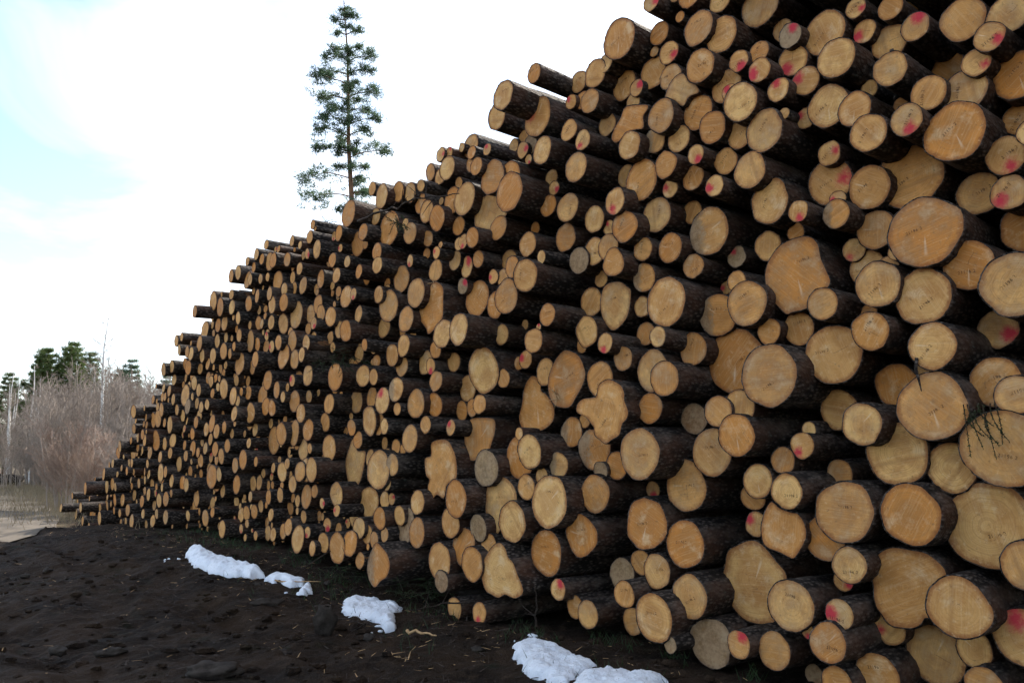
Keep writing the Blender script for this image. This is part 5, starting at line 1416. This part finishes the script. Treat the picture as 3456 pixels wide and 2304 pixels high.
branch([(-2.02, 8.75, .06), (-1.85, 8.75, .07), (-1.78, 8.4, .05), (-1.5, 8.05, .05), (-1.3, 7.95, .04)], .012, 'crooked root beside the middle snow patch', 4, seed=3)
branch([(-.2, 8.9, .08), (-.72, 8.85, .07), (-1.05, 8.6, .05)], .012, 'brown branch on the soil right of the middle snow patch', 5, seed=4)
branch([(-.92, 7.62, .05), (-.78, 7.5, .06), (-.65, 7.42, .05)], .016, 'short splintered piece of pale wood below the middle snow patch', 0, M_CHIP, seed=5)
branch([(.22, 7.98, .02), (.23, 7.95, .22), (.22, 7.92, .40)], .014, 'dark upright stick standing before the low logs above the big snow patch', 2, seed=6)
branch([(-.15, 9.05, .08), (-.13, 9.02, .35), (-.09, 9.0, .62)], .012, 'dark upright stick left of the notched butt log', 1, seed=7)
branch([face_pt(-8.52, 4.40, .55), face_pt(-8.02, 4.41, .56), face_pt(-7.67, 4.37, .56), face_pt(-7.34, 4.41, .55), face_pt(-7.03, 4.38, .5), face_pt(-6.73, 4.36, .4)], .015, 'dead lichen-grey branch lying across the logs below the skyline', 12, seed=8)
for k in range(14):
    x, y = anywhere(); a = rng.uniform(0, 6.28); L = rng.uniform(.15, .5); z = ground_z(x, y) + .015
    if D0 - (x * PN[0] + y * PN[1]) < .4: continue
    branch([(x, y, z), (x + math.cos(a) * L * .5, y + math.sin(a) * L * .5, z + .02), (x + math.cos(a + .3) * L, y + math.sin(a + .3) * L, z + .01)], rng.uniform(.004, .009), 'thin twig lying on the dark soil', 2, seed=30 + k)['group'] = 'loose twigs on the soil'

def sprig(root_pt, pts, label, n, ln, m=None, seed=0, spread=.10, name='spruce_sprig'):
    """a spruce branchlet: woody stems and short needles all round them"""
    rg = random.Random(seed); o0 = Vector(root_pt); root = link(name, None, None, o0); root.empty_display_size = .1
    sv, sf, nv, nf = [], [], [], []
    for (a, b, c) in pts:
        a, b, c = Vector(a), Vector(b), Vector(c); P = [a.lerp(b, t).lerp(b.lerp(c, t), t) for t in [k / 6 for k in range(7)]]
        tube(sv, sf, P, [.004 * (1 - .6 * k / 6) for k in range(7)], 4)
        for k in range(n):
            t = rg.random(); i = min(5, int(t * 6)); p = P[i].lerp(P[i + 1], t * 6 - i); d = (P[i + 1] - P[i]).normalized()
            e = (Vector((rg.gauss(0, 1), rg.gauss(0, 1), rg.gauss(0, 1))).normalized() + d * .8).normalized() * ln * rg.uniform(.6, 1.2)
            s = e.cross(Vector((rg.gauss(0, 1), rg.gauss(0, 1), rg.gauss(0, 1)))).normalized() * .0032
            j = len(nv); nv.extend([p - s, p + s, p + e]); nf.append((j, j + 1, j + 2))
    link('stem', mesh('stem', sv, sf, M_TWIG), root); link('needles', mesh('needles', nv, nf, m or M_SPRUCE, False), root)
    return tag(root, label, 'sprig')
bl = BIG['very large log draped with a drooping green sprig at the right edge']
fr = -AX; b0 = Vector(bl.location) + fr * .03 + RT * -.14 + Vector((0, 0, .26))
pp = []
for k in range(9):
    a = Vector((0, 0, 0)) + RT * (k * .022 - .05) + Vector((0, 0, rng.uniform(-.05, .02))) + fr * .01
    L = rng.uniform(.14, .36); pp.append((a, a + Vector((0, 0, -.4 * L)) + RT * rng.gauss(.01, .03) + fr * .02, a + Vector((0, 0, -L)) + RT * rng.gauss(.03 + k * .006, .035) + fr * .012))
sprig(b0, pp, 'green spruce sprig hanging over the large log at the right edge', 90, .017, seed=1)
def green(center, n, size, label, seed, down=-.3):
    rg = random.Random(seed); pp = []
    for k in range(n):
        d = Vector((rg.gauss(0, 1), rg.gauss(0, 1), rg.gauss(down, .4))).normalized() * size * rg.uniform(.5, 1.1)
        a = Vector((rg.gauss(0, .3), rg.gauss(0, .3), rg.gauss(0, .12))) * size; pp.append((a, a + d * .5 + Vector((0, 0, .05 * size)), a + d))
    return sprig(center, pp, label, 60, .022, seed=seed)
green(face_pt(-9.1, 2.80, .42), 26, .34, 'green spruce bough stuck between logs left of the centre', 3, -.4)
green((-1.0, 9.55, .12), 30, .42, 'green spruce bough on the soil right of the middle snow patch', 4, -.1)
green((-.75, 9.3, .10), 22, .34, 'green spruce bough beside the two low jutting logs', 5, -.1)
green((-2.1, 10.45, .14), 20, .34, 'green spruce bough on the soil above the low snow patch', 6, -.1)
green(face_pt(-10.55, 4.90, -.2), 12, .20, 'small green tuft on the skyline left of the tall pine', 7, .5)
green(face_pt(-7.9, 4.28, .42), 16, .20, 'small sprig on the log end below the dead branch', 8, -.5)

V, F = [], []
for k in range(2600):
    s_ = rng.uniform(-15, -3.5); q = abs(rng.gauss(.2, .55)) - .15; x, y = (D0 - q) * PN[0] + s_ * PB[0], (D0 - q) * PN[1] + s_ * PB[1]
    if noise.noise(Vector((x * 1.6, y * 1.6, 4))) < .05: continue
    z = ground_z(x, y); h = rng.uniform(.04, .14); a = rng.uniform(0, 6.28); wd = .004; j = len(V); V.extend([(x - wd, y, z - .01), (x + wd, y, z - .01), (x + math.cos(a) * h * .7, y + math.sin(a) * h * .7, z + h)]); F.append((j, j + 1, j + 2))
tag(link('green_grass', mesh('green_grass', V, F, M_SPRUCE, False)), 'short dark green grass growing along the foot of the pile', 'grass', kind='stuff')

# splinters torn from some log ends
def splinters(label, pos, n, L, seed, col=None):
    rg = random.Random(seed); root = BIG.get(label)
    if not root: return
    for k in range(n):
        V, F = [], []; p = Vector((-.005, pos[0] + rg.gauss(0, .02), pos[1] + rg.gauss(0, .02))); d = Vector((rg.uniform(-.7, .1), rg.gauss(0, .6), rg.gauss(-.3, .6))).normalized()
        tube(V, F, [p, p + d * L * .5, p + d * L * rg.uniform(.7, 1.2)], [.006, .005, .001], 4, True)
        link('splinter', mesh('splinter', V, F, M_CHIP), root)
splinters('pale egg-shaped log with straw splinters at its lower left edge', (.12, -.16), 7, .12, 1)
splinters('pale torn wedge-shaped log end tapering down to a point', (0, .3), 6, .08, 2)
bs = BIG['large log with a bark strip hanging over its top edge']
V, F = [], []
tube(V, F, [(-.012, .07, .32), (-.022, .075, .24), (-.02, .06, .17), (-.018, .05, .10)], [.012, .012, .008, .003], 5, True);
link('bark_strip', mesh('bark_strip', V, F, M_BARK), bs)

# ---------------------------------------------------------------- trees
def needle_tuft(V, F, p, size, rg, n, wd):
    for _ in range(n):
        d = Vector((rg.gauss(0, 1), rg.gauss(0, 1), rg.gauss(.25, .8))).normalized() * size * rg.uniform(.5, 1.15)
        q = p + Vector((rg.gauss(0, .3), rg.gauss(0, .3), rg.gauss(0, .2))) * size
        s = d.cross(Vector((rg.gauss(0, 1), rg.gauss(0, 1), rg.gauss(0, 1)))).normalized() * wd
        j = len(V); V.extend([q - s, q + s, q + d]); F.append((j, j + 1, j + 2))
def pine_limb(BV, BF, NV, NF, base, az, L, rg, rise, tuft, n, wd, r0, dens):
    d = Vector((math.sin(az), math.cos(az), 0)); P = []
    for k in range(6):
        t = k / 5; P.append(base + d * L * t + Vector((0, 0, L * (rise * t - .22 * math.sin(t * 3.1) * (1 if rise > .1 else -1) * .5))) + Vector((rg.gauss(0, .03), rg.gauss(0, .03), rg.gauss(0, .03))) * L * .4)
    tube(BV, BF, P, [r0 * (1 - .8 * k / 5) for k in range(6)], 4)
    m = max(3, int(dens * L))
    for _ in range(m):
        t = 1 - abs(rg.gauss(0, .36)); t = min(1, max(.16, t)); i = min(4, int(t * 5)); p = P[i].lerp(P[i + 1], t * 5 - i)
        side = Vector((-d.y, d.x, 0)) * rg.gauss(0, .20) * L * (.35 + .5 * t) + Vector((0, 0, rg.gauss(.02, .08))) * L
        e = p + side
        if rg.random() < .6: tube(BV, BF, [p, p.lerp(e, .6) + Vector((0, 0, .02)), e], [r0 * .25, r0 * .18, r0 * .08], 3)
        needle_tuft(NV, NF, e, tuft * rg.uniform(.7, 1.2), rg, n, wd)
def lone_pine():
    rg = random.Random(21); base = Vector((-5.75, 32.5, 0)); H = 20.35; lean = Vector((-.062, 0, 1))
    root = link('pine_tree', None, None, base + Vector((0, 0, ground_level(base.x, base.y)))); root.empty_display_size = .5
    TV, TF, BV, BF, NV, NF = [], [], [], [], [], []
    def at(z): return Vector((lean.x * z + .05 * math.sin(z * .8), 0, z))
    zs = [0, 1, 3, 6, 9, 12, 14, 16, 18, 19.4, H]; tube(TV, TF, [at(z) for z in zs], [.21 * (1 - z / (H * 1.02)) + .012 for z in zs], 9)
    # level: (height, reach to the left, reach to the right) read as a real whorl of limbs
    lev = [(20.0, .2, .25), (19.5, .55, .5), (18.9, .45, .72), (18.25, .75, .6), (17.65, 1.05, 1.2), (17.1, 1.25, 1.1), (16.6, 1.5, .5), (16.1, 1.55, 1.35), (15.55, .9, .85), (15.0, 1.15, 1.35), (14.4, 1.4, 1.0), (13.75, 1.45, .35), (13.6, .5, 1.75), (13.1, .6, .75), (12.6, 2.1, .45), (11.95, 2.15, .8), (11.3, .6, .7)]
    for z, l, r in lev:
        s = z + .0
        for az, L in ((-90, l), (90, r)):
            pine_limb(BV, BF, NV, NF, at(s + rg.uniform(-.1, .1)), R(az + rg.uniform(-22, 22)), L, rg, .10 if z > 13 else -.02, .26, 22, .016, .030, 19)
        for _ in range(2):
            pine_limb(BV, BF, NV, NF, at(s + rg.uniform(-.3, .3)), R(rg.choice((0, 180)) + rg.uniform(-48, 48)), .62 * (l + r) / 2 * rg.uniform(.6, 1.2), rg, .12, .25, 20, .016, .024, 16)
    for z in (10.2, 8.8, 7.4): pine_limb(BV, BF, NV, NF, at(z), R(rg.uniform(0, 360)), 1.1, rg, 0, .2, 12, .018, .03, 7)
    nb = len(TV); TV += BV; TF += [tuple(i + nb for i in f) for f in BF]
    link('trunk', mesh('trunk', TV, TF, M_PTRUNK), root); link('crown', mesh('crown', NV, NF, M_PINE, False), root)
    tag(root, 'tall lone pine with sparse tiered branches rising behind the pile', 'tree')
lone_pine()
def young_pine(seed, H, spread, m, name='pine_tree'):
    rg = random.Random(seed); root = link(name, None); TV, TF, BV, BF, NV, NF = [], [], [], [], [], []
    tube(TV, TF, [(0, 0, 0), (.05, 0, H * .5), (0, .03, H)], [H * .014, H * .009, .012], 7)
    z = H * .12
    while z < H * .99:
        k = 1 - z / H; L0 = spread * (k ** .62) * rg.uniform(.8, 1.15) + .12
        for a in range(5): pine_limb(BV, BF, NV, NF, Vector((0, 0, z)), R(a * 72 + rg.uniform(0, 60)), L0 * rg.uniform(.7, 1.15), rg, .22, .27, 13, .028, .03, 14)
        z += .42
    nb = len(TV); TV += BV; TF += [tuple(i + nb for i in f) for f in BF]
    link('trunk', mesh('trunk', TV, TF, M_PTRUNK), root); link('crown', mesh('crown', NV, NF, m, False), root)
    return root
def put(proto, first, loc, rz, sc):
    x, y = loc; L = (x, y, ground_level(x, y) - .05)
    if first: proto.location = L; proto.rotation_euler = (0, 0, rz); proto.scale = (sc,) * 3; return proto
    return copy_tree(proto, L, rz, sc)
pa, pb = young_pine(3, 9.4, 2.5, M_PINE2), young_pine(8, 9.0, 1.8, M_PINE)
spots = [(-34.1, 60, .98, 'leftmost dark pine of the dense clump behind the birches', pa), (-33.2, 59, .98, 'dark pine second from left in the dense clump', pa), (-33.0, 62, 1.07, 'tallest dark pine in the middle of the dense clump', pa),
 (-31.8, 59.5, 1.0, 'dark pine fourth from left in the dense clump', pa), (-31.4, 61.5, .98, 'rightmost dark pine of the dense clump', pa), (-29.7, 63, .88, 'slim pale pine just right of the dense clump', pb),
 (-27.9, 59, .86, 'left pine of the pair beside the pile\'s skyline', pb), (-26.7, 58, .93, 'right, taller pine of the pair beside the pile\'s skyline', pb), (-25.8, 62, .84, 'pine half hidden right behind the pair of pines', pb),
 (-37.6, 62, .82, 'pine at the far left edge behind the white birches', pa)]
used = set()
for x, y, sc, lab, pr in spots:
    o = put(pr, pr.name not in used, (x, y), rng.uniform(0, 6), sc); used.add(pr.name)
    tag(o, lab, 'tree', 'background pines')
def bare(seed, H, stems, m, name, nb=16, droop=.0, wid=.30, trunk=None, tw=.006, up=1.1):
    rg = random.Random(seed); root = link(name, None); TV, TF, BV, BF = [], [], [], []
    for s in range(stems):
        a = rg.uniform(0, 6.28); off = Vector((math.cos(a), math.sin(a), 0)) * (.05 + .10 * stems ** .5 * rg.random()); h = H * rg.uniform(.72, 1.0)
        ln = Vector((math.cos(a), math.sin(a), 0)) * h * wid * rg.uniform(.1, .6) * (stems > 1)
        P = [off + ln * (k / 6) ** 1.4 + Vector((rg.gauss(0, .02), rg.gauss(0, .02), 0)) * h * .3 + Vector((0, 0, h * k / 6)) for k in range(7)]
        r0 = h * (.015 if trunk is M_BIRCH else .0085 if stems < 4 else .006); tube(TV, TF, P, [r0 * (1 - .88 * k / 6) + .003 for k in range(7)], 6)
        for b in range(nb):
            t = rg.uniform(.18, .98); i = min(5, int(t * 6)); p = P[i].lerp(P[i + 1], t * 6 - i); a2 = rg.uniform(0, 6.28); L = h * wid * (1.15 - t) * rg.uniform(.5, 1.1) + .12
            d = Vector((math.cos(a2), math.sin(a2), up * rg.uniform(.6, 1.4))).normalized(); q = p + d * L * .5; e = p + d * L + Vector((0, 0, L * (.12 - droop)))
            tube(BV, BF, [p, q, e], [max(tw, r0 * .3 * (1 - t)) + tw * .3, tw, tw * .5], 3)
            for _ in range(6):
                f = rg.uniform(.25, 1); p2 = p.lerp(e, f); d2 = (d + Vector((rg.gauss(0, .55), rg.gauss(0, .55), rg.gauss(.1 - droop, .4)))).normalized(); L2 = L * rg.uniform(.22, .5); e2 = p2 + d2 * L2
                tube(BV, BF, [p2, e2], [tw * .75, tw * .4], 3)
                for _ in range(3):
                    p3 = p2.lerp(e2, rg.uniform(.3, 1)); d3 = (d2 + Vector((rg.gauss(0, .6), rg.gauss(0, .6), rg.gauss(-droop, .4)))).normalized(); tube(BV, BF, [p3, p3 + d3 * L2 * rg.uniform(.3, .7)], [tw * .55, tw * .3], 3)
    link('trunk', mesh('trunk', TV, TF, trunk or m), root); link('crown', mesh('crown', BV, BF, m, False), root)
    return root
ba, bb = bare(5, 7.5, 1, M_GREYTWIG, 'birch_tree', 34, .25, .26, M_BIRCH, .009), bare(6, 7.0, 2, M_GREYTWIG, 'birch_tree', 26, .2, .24, M_BIRCH, .009)
birches = [(-27.2, 45.2, .86, 'leftmost white-trunked birch by the track', ba), (-26.6, 44.6, .80, 'twin-stemmed white birch second from left', bb), (-26.0, 44.8, .90, 'white birch leaning right in the left group', ba), (-25.3, 44.0, .84, 'rightmost twin-stemmed birch of the left group', bb),
 (-28.2, 46.5, .86, 'white birch at the very left edge of the picture', bb), (-21.9, 43.5, .82, 'thin white birch standing alone in the thicket\'s middle', ba), (-16.2, 33.0, .98, 'thin bare birch showing just above the pile\'s left slope', ba)]
used = set()
for x, y, sc, lab, pr in birches:
    o = put(pr, pr.name not in used, (x, y), rng.uniform(0, 6), sc); used.add(pr.name); tag(o, lab, 'tree', 'white birches')
sa = [bare(31, 4.2, 6, M_GREYTWIG, 'bare_shrub', 15, .02, .34, None, .006), bare(32, 5.2, 3, M_GREYTWIG, 'bare_shrub', 24, .02, .26, None, .007), bare(33, 3.6, 9, M_GREYTWIG, 'bare_shrub', 12, 0, .40, None, .006)]
used = set()
for k in range(72):
    t = rng.random(); x, y = -11.5 - 14 * t + rng.gauss(0, 1.0), 23.5 + 19 * t + rng.gauss(0, 1.2) + rng.uniform(0, 9)
    if x < -9.5 - (y - 20) * .66 : x = -9.3 - (y - 20) * .60 + rng.uniform(0, 1.8)
    pr = sa[k % 3]; sc = rng.uniform(.8, 1.15) * (.85 + .018 * (y - 20))
    o = put(pr, pr.name not in used, (x, y), rng.uniform(0, 6), sc); used.add(pr.name)
    tag(o, 'bare grey-brown shrub in the thicket between birches and pile', 'shrub', 'thicket shrubs')
for k in range(40):
    x, y = (rng.uniform(-40, -24), rng.uniform(46, 57)) if k < 26 else (rng.uniform(-32, -22.5), rng.uniform(44.5, 48.5)); pr = sa[k % 3]
    o = put(pr, False, (x, y), rng.uniform(0, 6), rng.uniform(1.0, 1.5)); tag(o, 'bare grey shrub in the strip behind the white birches', 'shrub', 'shrubs behind the birches')
for k in range(18):
    y = rng.uniform(36, 43); x = -.62 * y + rng.uniform(.5, 6.5); pr = sa[k % 3]
    o = put(pr, False, (x, y), rng.uniform(0, 6), rng.uniform(.5, .85)); tag(o, 'low bare shrub at the thicket edge between track and birches', 'shrub', 'low shrubs by the track')
o = bare(41, 2.9, 14, M_REDTWIG, 'bare_shrub', 20, 0, .42, M_GREYTWIG, .0055); put(o, True, (-12.2, 23.0), 0, .95); tag(o, 'rounded reddish bare bush in front of the thicket', 'shrub')
o = bare(42, 2.7, 12, M_REDTWIG, 'bare_shrub', 18, 0, .40, M_GREYTWIG, .0055); put(o, True, (-10.8, 21.8), 1, .85); tag(o, 'lower reddish-grey bush between the round red bush and the pile', 'shrub')
o = bare(43, 2.4, 10, M_GREYTWIG, 'bare_shrub', 16, 0, .45, M_GREYTWIG, .0055); put(o, True, (-9.9, 21.5), 2, .8); tag(o, 'low grey bush touching the pile\'s left end', 'shrub')
# dry grass along the track and under the bushes
V, F = [], []
for k in range(9000):
    t = rng.random(); x, y = -9.6 - 13 * t + rng.gauss(0, 1.4), 20.3 + 20 * t + rng.gauss(0, 1.6); z = ground_z(x, y); h = rng.uniform(.10, .38); a = rng.uniform(0, 6.28); wd = .008
    j = len(V); V.extend([(x - wd, y, z), (x + wd, y, z), (x + math.cos(a) * h * .5, y + math.sin(a) * h * .5, z + h)]); F.append((j, j + 1, j + 2))
tag(link('dry_grass', mesh('dry_grass', V, F, M_STRAW, False)), 'pale dry grass along the track and under the bare bushes', 'grass', kind='stuff')
